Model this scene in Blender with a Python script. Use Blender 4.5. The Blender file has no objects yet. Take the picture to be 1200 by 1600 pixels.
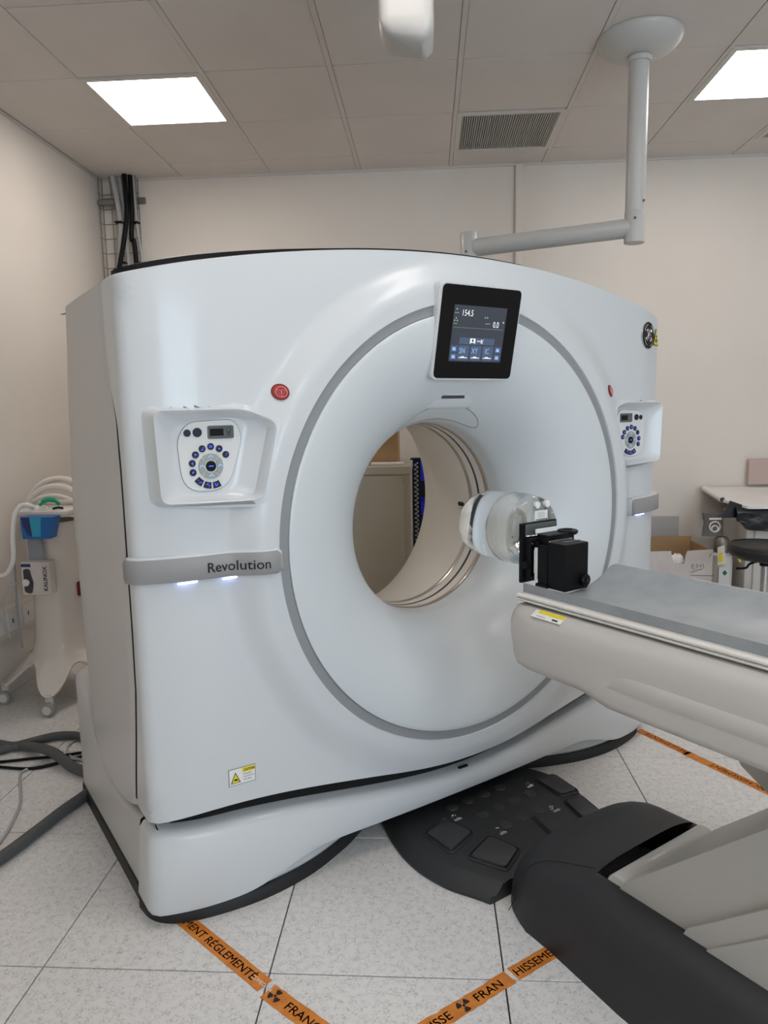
import bpy, bmesh, math, random
from mathutils import Matrix, Vector
random.seed(7)
PI = math.pi
S = 0.6/0.6607            # measured units -> metres (floor and ceiling tiles are 0.60 m)
C = bpy.context.scene.collection
scn = bpy.context.scene

# ------------------------------------------------------------------ camera
F_PX, YAW, PITCH, ROLL, HC = 1135.7, .06203, .14018, -.01963, 1.5743
def make_camera():
    cd = bpy.data.cameras.new('camera'); co = bpy.data.objects.new('camera', cd); C.objects.link(co)
    cy, sy, cp, sp = math.cos(YAW), math.sin(YAW), math.cos(PITCH), math.sin(PITCH)
    F = Vector((-sy*cp, cy*cp, -sp)); R0 = Vector((cy, sy, 0)); U0 = R0.cross(F)
    cr, sr = math.cos(ROLL), math.sin(ROLL)
    R = cr*R0+sr*U0; U = -sr*R0+cr*U0
    m = Matrix(((R.x, U.x, -F.x, 0), (R.y, U.y, -F.y, 0), (R.z, U.z, -F.z, 0), (0, 0, 0, 1)))
    m.translation = Vector((0, 0, HC*S)); co.matrix_world = m
    cd.sensor_fit = 'VERTICAL'; cd.sensor_height = 36; cd.lens = 36*F_PX/1600
    cd.clip_start = .02; cd.clip_end = 60
    scn.camera = co
make_camera()

# ------------------------------------------------------------------ light and exposure
scn.view_settings.view_transform = 'Standard'; scn.view_settings.look = 'None'
scn.view_settings.gamma = 1; scn.view_settings.use_curve_mapping = False
scn.view_settings.exposure = 0.08
PANEL_STRENGTH = 13.0      # emission of the ceiling light panels
PANEL_COLOR = (1.0, .925, .87)
w = bpy.data.worlds.new('sky'); scn.world = w; w.use_nodes = True
bgn = w.node_tree.nodes['Background']; bgn.inputs[0].default_value = (.66, .84, 1.0, 1); bgn.inputs[1].default_value = 7.5
WIN = (1.3, 4.0, .95, 2.75)  # window in the wall behind the camera: x0, x1, z0, z1
YW0 = -2.3; YW1 = 5.56; XW0 = -2.41; XW1 = 4.35; ZC = 3.297
def portal():
    l = bpy.data.lights.new('window_portal', 'AREA'); l.shape = 'RECTANGLE'
    l.size = (WIN[1]-WIN[0])*S; l.size_y = (WIN[3]-WIN[2])*S; l.cycles.is_portal = True
    o = bpy.data.objects.new('window_portal', l); C.objects.link(o)
    o.location = ((WIN[0]+WIN[1])/2*S, (YW0-.02)*S, (WIN[2]+WIN[3])/2*S); o.rotation_euler = (PI/2, 0, 0)
    o.rotation_euler = (-PI/2, 0, PI) if False else (PI/2, 0, 0)
portal()

# ------------------------------------------------------------------ materials
def mat(name, col, rough=.5, metal=0, spec=.5, coat=0, emit=None, es=0, trans=0, ior=1.45, alpha=1, bump=None, sss=0):
    m = bpy.data.materials.new(name); m.use_nodes = True; nt = m.node_tree; b = nt.nodes['Principled BSDF']
    b.inputs['Base Color'].default_value = (*col, 1); b.inputs['Roughness'].default_value = rough
    b.inputs['Metallic'].default_value = metal; b.inputs['Specular IOR Level'].default_value = spec
    b.inputs['Coat Weight'].default_value = coat; b.inputs['Coat Roughness'].default_value = .08
    b.inputs['Transmission Weight'].default_value = trans; b.inputs['IOR'].default_value = ior
    b.inputs['Alpha'].default_value = alpha
    if emit: b.inputs['Emission Color'].default_value = (*emit, 1); b.inputs['Emission Strength'].default_value = es
    if bump:
        sc, st = bump; tc = nt.nodes.new('ShaderNodeTexCoord'); n = nt.nodes.new('ShaderNodeTexNoise'); bp = nt.nodes.new('ShaderNodeBump')
        n.inputs['Scale'].default_value = sc; n.inputs['Detail'].default_value = 4; bp.inputs['Strength'].default_value = st; bp.inputs['Distance'].default_value = .002
        nt.links.new(tc.outputs['Object'], n.inputs['Vector']); nt.links.new(n.outputs['Fac'], bp.inputs['Height']); nt.links.new(bp.outputs[0], b.inputs['Normal'])
    return m
def mottled(name, c1, c2, scale, rough=.6, lo=.4, hi=.6, detail=3, coat=0, bumpst=0, scale3=(1,1,1), spec=.5):
    m = mat(name, c1, rough, coat=coat, spec=spec); nt = m.node_tree; b = nt.nodes['Principled BSDF']
    tc = nt.nodes.new('ShaderNodeNewGeometry'); mp = nt.nodes.new('ShaderNodeMapping'); mp.inputs['Scale'].default_value = scale3
    n = nt.nodes.new('ShaderNodeTexNoise'); r = nt.nodes.new('ShaderNodeValToRGB')
    n.inputs['Scale'].default_value = scale; n.inputs['Detail'].default_value = detail
    r.color_ramp.elements[0].position = lo; r.color_ramp.elements[1].position = hi
    r.color_ramp.elements[0].color = (*c1, 1); r.color_ramp.elements[1].color = (*c2, 1)
    nt.links.new(tc.outputs['Position'], mp.inputs[0]); nt.links.new(mp.outputs[0], n.inputs['Vector'])
    nt.links.new(n.outputs['Fac'], r.inputs[0]); nt.links.new(r.outputs[0], b.inputs['Base Color'])
    if bumpst:
        bp = nt.nodes.new('ShaderNodeBump'); bp.inputs['Strength'].default_value = bumpst; bp.inputs['Distance'].default_value = .002
        nt.links.new(n.outputs['Fac'], bp.inputs['Height']); nt.links.new(bp.outputs[0], b.inputs['Normal'])
    return m
def floor_mat():
    m = mat('floor_tile', (.6, .58, .56), .42); nt = m.node_tree; b = nt.nodes['Principled BSDF']
    g = nt.nodes.new('ShaderNodeNewGeometry')
    n1 = nt.nodes.new('ShaderNodeTexNoise'); n1.inputs['Scale'].default_value = 80; n1.inputs['Detail'].default_value = 3; n1.inputs['Distortion'].default_value = 1.6
    a = nt.nodes.new('ShaderNodeMath'); a.operation = 'SUBTRACT'; a.inputs[1].default_value = .5
    ab = nt.nodes.new('ShaderNodeMath'); ab.operation = 'ABSOLUTE'
    r = nt.nodes.new('ShaderNodeValToRGB'); r.color_ramp.elements[0].position = 0; r.color_ramp.elements[1].position = .042
    r.color_ramp.elements[0].color = (.38, .37, .36, 1); r.color_ramp.elements[1].color = (.76, .745, .73, 1)
    n2 = nt.nodes.new('ShaderNodeTexNoise'); n2.inputs['Scale'].default_value = 48; n2.inputs['Detail'].default_value = 2
    r2 = nt.nodes.new('ShaderNodeValToRGB'); r2.color_ramp.elements[0].position = .40; r2.color_ramp.elements[1].position = .55
    r2.color_ramp.elements[0].color = (1, 1, 1, 1); r2.color_ramp.elements[1].color = (0, 0, 0, 1)
    mx = nt.nodes.new('ShaderNodeMix'); mx.data_type = 'RGBA'; mx.inputs['B'].default_value = (.76, .745, .73, 1)
    nt.links.new(g.outputs['Position'], n1.inputs['Vector']); nt.links.new(g.outputs['Position'], n2.inputs['Vector'])
    nt.links.new(n1.outputs['Fac'], a.inputs[0]); nt.links.new(a.outputs[0], ab.inputs[0]); nt.links.new(ab.outputs[0], r.inputs[0])
    nt.links.new(n2.outputs['Fac'], r2.inputs[0]); nt.links.new(r2.outputs[0], mx.inputs['Factor'])
    mx.inputs['Factor'].default_value = 0
    nt.links.new(r.outputs[0], mx.inputs['A']); nt.links.new(mx.outputs['Result'], b.inputs['Base Color'])
    return m
M = dict(
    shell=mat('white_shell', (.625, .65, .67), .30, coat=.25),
    shell_side=mat('shaded_white_shell', (.56, .55, .54), .36, coat=.1),  # same white as the front, with the side's warm shade put into the colour
    flare=mat('pearl_white_shell', (.625, .66, .68), .36, coat=.08),
    liner=mat('cream_liner', (.78, .74, .68), .3, coat=.2),
    band=mat('grey_ring', (.27, .28, .29), .45), dark_band=mat('dark_grey_strip', (.05, .05, .06), .35),
    silver=mat('brushed_silver', (.52, .48, .43), .28, metal=.9), grey=mat('bar_grey', (.30, .295, .295), .42),
    black=mat('black_plastic', (.005, .005, .0055), .45, spec=.2), rubber=mat('black_rubber', (.015, .015, .017), .55),
    gap=mat('matt_black_and_shade', (.01, .01, .01), .9), glassblack=mat('black_glass', (.004, .004, .005), .08, spec=.25),  # gap black: own colour of grip strips, painted shade in seams and recesses
    screen=mat('lit_screen', (.02, .022, .028), .2, emit=(.028, .034, .047), es=1.0),
    white_text=mat('screen_white', (.5, .5, .5), .5, emit=(.62, .66, .68), es=1.0),
    blue_text=mat('screen_blue', (.1, .2, .4), .5, emit=(.22, .36, .62), es=1.0),
    green_text=mat('screen_green', (.1, .3, .1), .5, emit=(.20, .42, .22), es=1.0),
    tilebtn=mat('screen_button', (.02, .02, .03), .5, emit=(.055, .085, .15), es=1.0),
    red=mat('red_button', (.42, .02, .02), .35, coat=.3), pinkline=mat('pale_pink_print', (.75, .45, .43), .5),
    wallm=mottled('wall_paint', (.735, .675, .61), (.77, .71, .645), 1.3, .75, .35, .65, spec=.3),
    ceil=mottled('ceiling_tile', (.68, .63, .59), (.72, .67, .63), 2.5, .9, .3, .7, detail=8, spec=.2),
    tbar=mat('ceiling_bar', (.67, .625, .585), .6),
    floor=floor_mat(), joint=mat('tile_joint', (.03, .03, .03), .9),
    tape=mottled('orange_tape', (.60, .19, .025), (.70, .245, .035), 30, .5), ink=mat('black_ink', (.015, .013, .012), .6),
    whiteink=mat('white_ink', (.8, .8, .78), .6),
    yellow=mat('yellow_print', (.85, .70, .03), .5), sticker=mat('white_label', (.8, .8, .78), .5), stickgrey=mat('label_border', (.35, .35, .35), .5),
    pad=mottled('grey_vinyl', (.29, .315, .33), (.335, .36, .375), 14, .38, .35, .65, bumpst=.15),
    table=mat('table_shell', (.57, .55, .525), .38, coat=.08), rail=mat('white_rail', (.72, .70, .66), .35),
    arm=mat('arm_grey', (.43, .415, .385), .42), darkgrey=mat('charcoal_plastic', (.024, .024, .027), .5, bump=(300, .15)),
    platform=mat('charcoal_platform', (.028, .029, .031), .5), pedal=mat('pedal_rubber', (.040, .041, .043), .42, bump=(160, .4)),
    metal=mat('galvanised_steel', (.30, .28, .26), .4, metal=.8), steel=mat('bright_steel', (.6, .6, .6), .25, metal=.9),
    greycable=mat('grey_cable', (.42, .42, .42), .5), hose=mat('dark_grey_hose', (.085, .088, .09), .5, bump=(200, .3)),
    boom=mat('boom_grey', (.56, .55, .525), .35, coat=.1),
    cabinet=mottled('beige_metal', (.50, .46, .37), (.53, .485, .39), 2, .45), carton=mottled('cardboard', (.42, .27, .14), (.47, .31, .16), 9, .8),
    cartonwhite=mottled('white_cardboard', (.60, .55, .52), (.65, .60, .57), 7, .8),
    blue=mat('blue_plastic', (.01, .02, .55), .35), cartwhite=mat('cart_white', (.73, .69, .64), .22, coat=.4),
    hosewhite=mat('clear_white_hose', (.80, .77, .73), .25, coat=.5), dispblue=mat('blue_box', (.008, .13, .42), .3), tissue=mat('turquoise_tissue', (.03, .33, .52), .6),
    green=mat('green_plastic', (.01, .38, .22), .3), strap=mat('grey_strap', (.30, .32, .36), .5), navy=mat('navy_print', (.02, .03, .14), .5),
    paper=mottled('paper_sheet', (.76, .73, .70), (.80, .77, .74), 5, .7), vinylblack=mat('black_vinyl', (.012, .012, .015), .28, bump=(25, 1.0)),
    bench=mat('bench_white', (.62, .58, .54), .5), seatblack=mat('stool_black', (.013, .013, .014), .42), darkred=mat('dark_red', (.18, .01, .015), .4),
    bag=mat('grey_bag', (.16, .15, .135), .22, coat=.4, bump=(22, 1.0)), greypanel=mat('grey_board', (.42, .40, .38), .7), pink=mat('pinkish_board', (.52, .40, .36), .6),
    greenmark=mat('green_print', (.01, .16, .10), .5), darkstuff=mat('dark_fabric', (.02, .02, .026), .9), white=mat('plain_white', (.78, .77, .75), .4),
    led=mat('blue_led', (.1, .2, .6), .4, emit=(.35, .45, 1.0), es=6.0), btn=mat('navy_button', (.006, .008, .03), .3), btnblue=mat('blue_glyph', (.05, .1, .6), .4, emit=(.07, .13, 1.0), es=1.0),
    btngrey=mat('grey_button', (.34, .36, .34), .35), paleblue=mat('pale_blue_glyph', (.3, .5, .9), .4, emit=(.25, .45, .95), es=.7),
    lcd=mat('lcd_frame', (.10, .11, .11), .35), keypad=mat('keypad_white', (.70, .70, .69), .33),
    water=mat('clear_water_acrylic', (.97, .99, 1.0), .01, trans=1, ior=1.34), frost=mat('frosted_acrylic', (.80, .86, .88), .07, trans=.92, ior=1.30),
    light=mat('light_panel', (1, 1, 1), .5, emit=PANEL_COLOR, es=PANEL_STRENGTH), lens=mat('smoked_lens', (.02, .02, .02), .1),
    vent=mat('vent_slat', (.42, .40, .37), .6), ventback=mat('vent_dark', (.10, .095, .09), .8),
)
# ------------------------------------------------------------------ frames
TH = .66; GX, GY = .17381, 2.62216
cu, su = math.cos(TH), math.sin(TH)
def G(u, v, z): return (GX+u*cu+v*su, GY+u*su-v*cu, z)      # scanner frame: u along its width, v out of its face, z up
def W(x, y, z): return (x, y, z)
# ------------------------------------------------------------------ mesh helpers
class MB:
    def __init__(s, T=W): s.v = []; s.f = []; s.T = T
    def add(s, vs, fs):
        o = len(s.v); s.v += [s.T(*p) for p in vs]; s.f += [tuple(i+o for i in f) for f in fs]; return s
    def box(s, a, b, bev=0, seg=2, rot=None):
        bm = bmesh.new(); bmesh.ops.create_cube(bm, size=1)
        sx, sy, sz = [abs(b[i]-a[i]) for i in range(3)]; c = [(a[i]+b[i])/2 for i in range(3)]
        for v in bm.verts: v.co = Vector((v.co.x*sx, v.co.y*sy, v.co.z*sz))
        if bev: bmesh.ops.bevel(bm, geom=list(bm.edges), offset=min(bev, .49*min(sx, sy, sz)), segments=seg, affect='EDGES', profile=.5)
        if rot is not None: bm.transform(rot)
        vs = [(v.co.x+c[0], v.co.y+c[1], v.co.z+c[2]) for v in bm.verts]; bm.verts.index_update()
        fs = [[v.index for v in f.verts] for f in bm.faces]; bm.free(); return s.add(vs, fs)
    def grid(s, rows, closed=False, caps=False):
        n = len(rows[0]); vs = [p for r in rows for p in r]; fs = []
        for i in range(len(rows)-1):
            for j in range(n if closed else n-1):
                k = (j+1) % n; fs.append((i*n+j, i*n+k, (i+1)*n+k, (i+1)*n+j))
        if caps: fs.append(tuple(range(n-1, -1, -1))); fs.append(tuple((len(rows)-1)*n+j for j in range(n)))
        return s.add(vs, fs)
    def prism(s, poly, fn, d0, d1):
        """poly: 2D points, fn(a,b,d)->3D; extruded d0..d1"""
        n = len(poly); vs = [fn(a, b, d0) for a, b in poly]+[fn(a, b, d1) for a, b in poly]
        fs = [tuple(range(n)), tuple(range(2*n-1, n-1, -1))]+[(i, (i+1) % n, n+(i+1) % n, n+i) for i in range(n)]
        return s.add(vs, fs)
    def tube(s, pts, r, n=10, closed=False):
        P = [Vector(p) for p in pts]; m = len(P); rows = []; up = Vector((0, 0, 1)); prev = None
        for i in range(m):
            if closed: t = P[(i+1) % m]-P[i-1]
            else: t = P[min(i+1, m-1)]-P[max(i-1, 0)]
            t.normalize()
            if prev is None:
                a = up if abs(t.z) < .9 else Vector((1, 0, 0)); x = t.cross(a).normalized()
            else: x = (prev-t*prev.dot(t)).normalized()
            prev = x; y = t.cross(x); rr = r[i] if isinstance(r, (list, tuple)) else r
            rows.append([tuple(P[i]+x*(rr*math.cos(2*PI*k/n))+y*(rr*math.sin(2*PI*k/n))) for k in range(n)])
        if closed: rows.append(rows[0])
        return s.grid(rows, True, not closed)
    def lathe(s, prof, c, axis='z', n=40, close_ends=True):
        """prof: (r, h) ; axis z, y(v) or x(u)"""
        rows = []
        for r, h in prof:
            row = []
            for k in range(n):
                a = 2*PI*k/n; p, q = r*math.cos(a), r*math.sin(a)
                row.append({'z': (c[0]+p, c[1]+q, c[2]+h), 'y': (c[0]+p, c[1]+h, c[2]+q), 'x': (c[0]+h, c[1]+p, c[2]+q)}[axis])
            rows.append(row)
        return s.grid(rows, True, close_ends)
    def build(s, name, m, parent=None, smooth=None, fix=True, **kw):
        return mk(name, s.v, s.f, m, parent, smooth, fix, **kw)
PM = {}
def mk(name, vs, fs, m, parent=None, smooth=None, fix=True, **kw):
    """vs in measured world units; object origin = parent's origin, or the base of the mesh"""
    if parent is not None: base = PM[parent.name]
    else:
        n = len(vs); x = sum(v[0] for v in vs)/n; y = sum(v[1] for v in vs)/n; z = min(v[2] for v in vs)
        base = Matrix.Translation((x, y, z))
    inv = base.inverted(); me = bpy.data.meshes.new(name)
    me.from_pydata([tuple((inv@Vector(v))*S) for v in vs], [], fs); me.update()
    if fix:
        bm = bmesh.new(); bm.from_mesh(me); bmesh.ops.recalc_face_normals(bm, faces=bm.faces); bm.to_mesh(me); bm.free()
    me.materials.append(m)
    if smooth:
        for p in me.polygons: p.use_smooth = True
        me.set_sharp_from_angle(angle=math.radians(smooth))
    o = bpy.data.objects.new(name, me); C.objects.link(o)
    if parent is not None: o.parent = parent; PM[o.name] = base
    else: o.location = base.translation*S; PM[o.name] = base
    for k, v in kw.items(): o[k] = v
    return o
def thing(name, label, cat, loc, rz=0, group=None):
    o = bpy.data.objects.new(name, None); o.empty_display_size = .05; C.objects.link(o)
    o.location = Vector(loc)*S; o.rotation_euler = (0, 0, rz); o['label'] = label; o['category'] = cat
    if group: o['group'] = group
    PM[o.name] = Matrix.Translation(loc)@Matrix.Rotation(rz, 4, 'Z'); return o
def text(name, body, O, X, Y, size, m, parent, center=False, lift=0, bold=0, shear=0, sx=1, fmap=None, **kw):
    """flat lettering: origin O, unit directions X and Y in world; size = cap height"""
    c = bpy.data.curves.new(name, 'FONT'); c.body = body; c.size = size/.72; c.offset = 0; c.shear = shear
    c.align_x = 'CENTER' if center else 'LEFT'; c.resolution_u = 3
    to = bpy.data.objects.new('t', c); C.objects.link(to)
    dg = bpy.context.evaluated_depsgraph_get(); me = bpy.data.meshes.new_from_object(to.evaluated_get(dg))
    O, X, Y = Vector(O), Vector(X).normalized(), Vector(Y).normalized(); Nn = X.cross(Y).normalized()
    vs = [fmap(v.co.x*sx, v.co.y) if fmap else tuple(O+X*v.co.x*sx+Y*v.co.y+Nn*lift) for v in me.vertices]; fs = [tuple(p.vertices) for p in me.polygons]
    if bold:
        n0, v0, f0 = len(vs), list(vs), list(fs); vs = []; fs = []
        for q, (dx, dy) in enumerate(((-1, 0), (1, 0), (0, 1), (0, -1))):
            vs += [tuple(Vector(p)+X*dx*bold*1.2+Y*dy*bold) if not fmap else fmap(w_.co.x*sx+dx*bold*1.2, w_.co.y+dy*bold) for p, w_ in zip(v0, me.vertices)]; fs += [tuple(i+n0*q for i in f) for f in f0]
    bpy.data.objects.remove(to); bpy.data.curves.remove(c); bpy.data.meshes.remove(me)
    return mk(name, vs, fs, m, parent, None, False, **kw)
def rq(cs, rad, n=6):
    """rounded polygon from corners (2D), radius per corner or one"""
    out = []; k = len(cs)
    for i in range(k):
        r = rad[i] if isinstance(rad, (list, tuple)) else rad
        p = Vector(cs[i]); a = (Vector(cs[i-1])-p); b = (Vector(cs[(i+1) % k])-p); la, lb = a.length, b.length
        r = min(r, la*.49, lb*.49); a.normalize(); b.normalize(); A = p+a*r; B = p+b*r
        for j in range(n+1):
            t = j/n; q = A*(1-t)**2+p*2*t*(1-t)+B*t*t; out.append((q.x, q.y))
    return out
def circ(cx, cy, r, n=24, a0=0): return [(cx+r*math.cos(a0+2*PI*k/n), cy+r*math.sin(a0+2*PI*k/n)) for k in range(n)]
def spline(pts, n=8):
    P = [Vector(p) for p in pts]; out = []
    for i in range(len(P)-1):
        p0 = P[max(i-1, 0)]; p1 = P[i]; p2 = P[i+1]; p3 = P[min(i+2, len(P)-1)]
        for j in range(n):
            t = j/n; out.append(tuple(.5*((2*p1)+(p2-p0)*t+(2*p0-5*p1+4*p2-p3)*t*t+(3*p1-p0-3*p2+p3)*t**3)))
    out.append(tuple(P[-1])); return out
def sm(a, b, x):
    t = max(0, min(1, (x-a)/(b-a))); return t*t*(3-2*t)

# ================================================================== ROOM
TS = .6607
def room():
    b = MB(); b.box((XW0-.15, YW0-.1, -.12), (XW1+.15, YW1+.15, -.012)); fl = b.build('floor', M['joint'], kind='structure')
    m0 = None
    for i in range(-4, 9):
        for j in range(-7, 7):
            x0 = -.4642+TS*i; y0 = 1.8321+TS*j; x1, y1 = x0+TS, y0+TS
            x0 = max(x0, XW0); x1 = min(x1, XW1); y0 = max(y0, YW0); y1 = min(y1, YW1)
            if x1-x0 < .02 or y1-y0 < .02: continue
            full = abs(x1-x0-TS) < 1e-4 and abs(y1-y0-TS) < 1e-4; cx, cy = (x0+x1)/2, (y0+y1)/2
            if full and m0: o = bpy.data.objects.new('floor_tile', m0)
            else:
                t = MB(); g = .0022
                t.box((x0-cx+g, y0-cy+g, -.0118), (x1-cx-g, y1-cy-g, 0), .0012, 1)
                me = bpy.data.meshes.new('floor_tile'); me.from_pydata([tuple(Vector(v)*S) for v in t.v], [], t.f); me.materials.append(M['floor'])
                if full: m0 = me
                o = bpy.data.objects.new('floor_tile', me)
            C.objects.link(o); o.parent = fl; o.location = Vector((cx, cy, 0))*S-fl.location
    # walls
    MB().box((XW0-.15, YW1, 0), (XW1+.15, YW1+.15, ZC+.1)).build('wall_back', M['wallm'], kind='structure')
    MB().box((XW0-.15, YW0, 0), (XW0, YW1, ZC+.1)).build('wall_left', M['wallm'], kind='structure')
    MB().box((XW1, YW0, 0), (XW1+.15, YW1, ZC+.1)).build('wall_right', M['wallm'], kind='structure')
    b = MB(); x0, x1, z0, z1 = WIN
    b.box((XW0-.15, YW0-.15, 0), (x0, YW0, ZC+.1)); b.box((x1, YW0-.15, 0), (XW1+.15, YW0, ZC+.1))
    b.box((x0, YW0-.15, 0), (x1, YW0, z0)); b.box((x0, YW0-.15, z1), (x1, YW0, ZC+.1)); b.build('wall_front', M['wallm'], kind='structure')
    wn = MB()
    for a, c in (((x0, z0), (x1, z0+.05)), ((x0, z1-.05), (x1, z1)), ((x0, z0), (x0+.05, z1)), ((x1-.05, z0), (x1, z1)), (((x0+x1)/2-.03, z0), ((x0+x1)/2+.03, z1))):
        wn.box((a[0], YW0-.1, a[1]), (c[0], YW0-.05, c[1]))
    wn.build('window_1', M['white'], kind='structure')
    # ceiling
    slab = MB().box((XW0-.15, YW0-.15, ZC+.03), (XW1+.15, YW1+.15, ZC+.13)).build('ceiling', M['gap'], kind='structure')
    m0 = None; lights = [(0, 1), (5, 1), (2, 5), (5, 5), (2, 9), (5, 9)]; vents = [(3, 0), (6, 0)]
    for i in range(-1, 10):
        for j in range(-1, 12):
            x0 = -1.798+TS*i; x1 = x0+TS; y1 = 5.254-TS*j; y0 = y1-TS
            x0 = max(x0, XW0+.004); x1 = min(x1, XW1-.004); y0 = max(y0, YW0+.004); y1 = min(y1, YW1-.004)
            if x1-x0 < .03 or y1-y0 < .03: continue
            cx, cy = (x0+x1)/2, (y0+y1)/2
            if (i, j) in lights:
                n = 'ceiling_light'; side = {(0, 1): 'square lit ceiling panel above the far left corner of the scanner', (5, 1): 'square lit ceiling panel right of the boom mount'}.get((i, j), {(2, 5): 'lit ceiling panel just behind the camera, left of the two', (5, 5): 'lit ceiling panel just behind the camera, right of the two', (2, 9): 'lit ceiling panel nearest the wall behind the camera, left of the two'}.get((i, j), 'lit ceiling panel nearest the wall behind the camera, right of the two'))
                t = thing(n, side, 'light', (cx, cy, ZC), group='lit square ceiling panels')
                h = .27
                f = MB()
                for a, c in (((-.322, -.322), (.322, -h-.02)), ((-.322, h+.02), (.322, .322)), ((-.322, -h-.02), (-h-.02, h+.02)), ((h+.02, -h-.02), (.322, h+.02))):
                    f.box((cx+a[0], cy+a[1], ZC-.004), (cx+c[0], cy+c[1], ZC+.02))
                f.build('frame', M['tbar'], t)
                MB().box((cx-h-.0195, cy-h-.0195, ZC-.001), (cx+h+.0195, cy+h+.0195, ZC+.012)).build('diffuser', M['light'], t)
                continue
            if (i, j) in vents:
                t = thing('ceiling_vent', 'square slatted air vent in the ceiling'+(' near the boom' if i == 3 else ' at the right edge of the photo'), 'vent', (cx, cy, ZC))
                f = MB(); hx, hy = (x1-x0)/2-.012, (y1-y0)/2-.012
                for a, c in (((-hx, -hy), (hx, -hy+.03)), ((-hx, hy-.03), (hx, hy)), ((-hx, -hy+.03), (-hx+.03, hy-.03)), ((hx-.03, -hy+.03), (hx, hy-.03))):
                    f.box((cx+a[0], cy+a[1], ZC-.006), (cx+c[0], cy+c[1], ZC+.008))
                f.build('frame', M['tbar'], t)
                MB().box((cx-hx+.03, cy-hy+.03, ZC+.012), (cx+hx-.03, cy+hy-.03, ZC+.02)).build('backing', M['ventback'], t)
                n = 42; wv = 2*(hx-.03)/n; sb = None
                for k in range(n):
                    xx = cx-hx+.03+wv*(k+.5)
                    if sb is None:
                        sb = MB().box((xx-wv*.3, cy-hy+.03, ZC-.002), (xx+wv*.3, cy+hy-.03, ZC+.008)).build('slat', M['vent'], t); bx = xx
                    else:
                        o = sb.copy(); C.objects.link(o); o.location = ((xx-bx)*S, 0, 0)
                continue
            full = abs(x1-x0-TS) < 1e-4 and abs(y1-y0-TS) < 1e-4
            if full and m0: o = bpy.data.objects.new('ceiling_tile', m0)
            else:
                t = MB(); g = .0138; gy = .0035
                t.box((x0-cx+g, y0-cy+gy, .002), (x1-cx-g, y1-cy-gy, .018), .002, 1)
                me = bpy.data.meshes.new('ceiling_tile'); me.from_pydata([tuple(Vector(v)*S) for v in t.v], [], t.f); me.materials.append(M['ceil'])
                if full: m0 = me
                o = bpy.data.objects.new('ceiling_tile', me)
            C.objects.link(o); o.parent = slab; o.location = Vector((cx, cy, ZC))*S-slab.location
    for i in range(0, 10):
        x = -1.798+TS*i; MB().box((x-.0125, YW0, ZC-.001), (x+.0125, YW1, ZC+.03)).build('ceiling_bar', M['tbar'], slab)
    for j in range(0, 12):
        y = 5.254-TS*j
        MB().box((XW0, y-.0085, ZC+.019), (XW1, y+.0085, ZC+.03)).build('ceiling_bar', M['tbar'], slab)
    bb = MB().box((XW0, YW1-.014, ZC-.012), (XW1, YW1, ZC+.002)); bb.build('trim_1', M['tbar'], kind='structure')
    MB().box((XW0, YW0, ZC-.012), (XW0+.014, YW1-.014, ZC+.002)).build('trim_2', M['tbar'], kind='structure')
    # wall duct
    t = thing('wall_duct', 'narrow white vertical cable duct on the back wall behind the boom', 'duct', (.675, YW1-.02, 0))
    MB().box((.645, YW1-.03, 0), (.705, YW1, ZC-.013), .004, 1).build('duct_body', M['wallm'], t)
    MB().box((.652, YW1-.034, .001), (.698, YW1-.03, ZC-.014)).build('duct_lid', M['wallm'], t)
room()

# ================================================================== SCANNER
CZ = 1.147; RO = .792; RI = .758
def plan_pts():
    P = []
    n = 60
    for i in range(n+1):
        u = 1.17*i/n; P.append((u, -.02-.046*(u/1.1)**2-.030*(max(0, u-.98)/.19)**2))
    a0 = .39
    uc = 1.17-.042*math.sin(a0); vc = P[-1][1]-.042*math.cos(a0)
    for k in range(1, 13):
        a = a0+(PI/2-a0)*k/12; P.append((uc+.042*math.sin(a), vc+.042*math.cos(a)))
    return P
PP = plan_pts(); SL = [0]
for i in range(1, len(PP)): SL.append(SL[-1]+math.hypot(PP[i][0]-PP[i-1][0], PP[i][1]-PP[i-1][1]))
UM = PP[-1][0]; SEND = SL[-1]; VEND = PP[-1][1]
def plan(s):
    sg = 1 if s >= 0 else -1; a = abs(s)
    if a >= SEND: return (sg*UM, VEND-(a-SEND))
    lo, hi = 0, len(SL)-1
    while hi-lo > 1:
        m = (lo+hi)//2
        if SL[m] <= a: lo = m
        else: hi = m
    t = (a-SL[lo])/(SL[hi]-SL[lo]); return (sg*(PP[lo][0]+t*(PP[hi][0]-PP[lo][0])), PP[lo][1]+t*(PP[hi][1]-PP[lo][1]))
def s_of_u(u):
    a = abs(u)
    for i in range(1, len(PP)):
        if PP[i][0] >= a: return math.copysign(SL[i-1]+(a-PP[i-1][0])/(PP[i][0]-PP[i-1][0]+1e-9)*(SL[i]-SL[i-1]), u)
    return math.copysign(SEND, u)
def front(s, z, off=0):
    u, v = plan(s); r = math.hypot(u, z-CZ); k = sm(.95, .83, r); v2 = v*(1-k)+0*k
    return (u, v2+off, z)
def fsurf(u, z, off=0): return front(s_of_u(u), z, off)
def interp(tab, x):
    for (a, b), (c, d) in zip(tab, tab[1:]):
        if a <= x <= c or (x < a): 
            t = max(0, min(1, (x-a)/(c-a))); return b+(d-b)*t
    return tab[-1][1]
SEAM = [(.30, -.265), (.45, -.235), (.6, -.20), (.75, -.17), (.95, -.162), (1.3, -.162), (1.43, -.164), (1.55, -.175), (1.65, -.22), (1.8, -.245), (1.95, -.245)]
def s_seam(z): return SEND+(VEND-interp(SEAM, z))
def ztop(s):
    u = plan(s)[0]; return 2.09-.145*(u/1.2)**2
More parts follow.
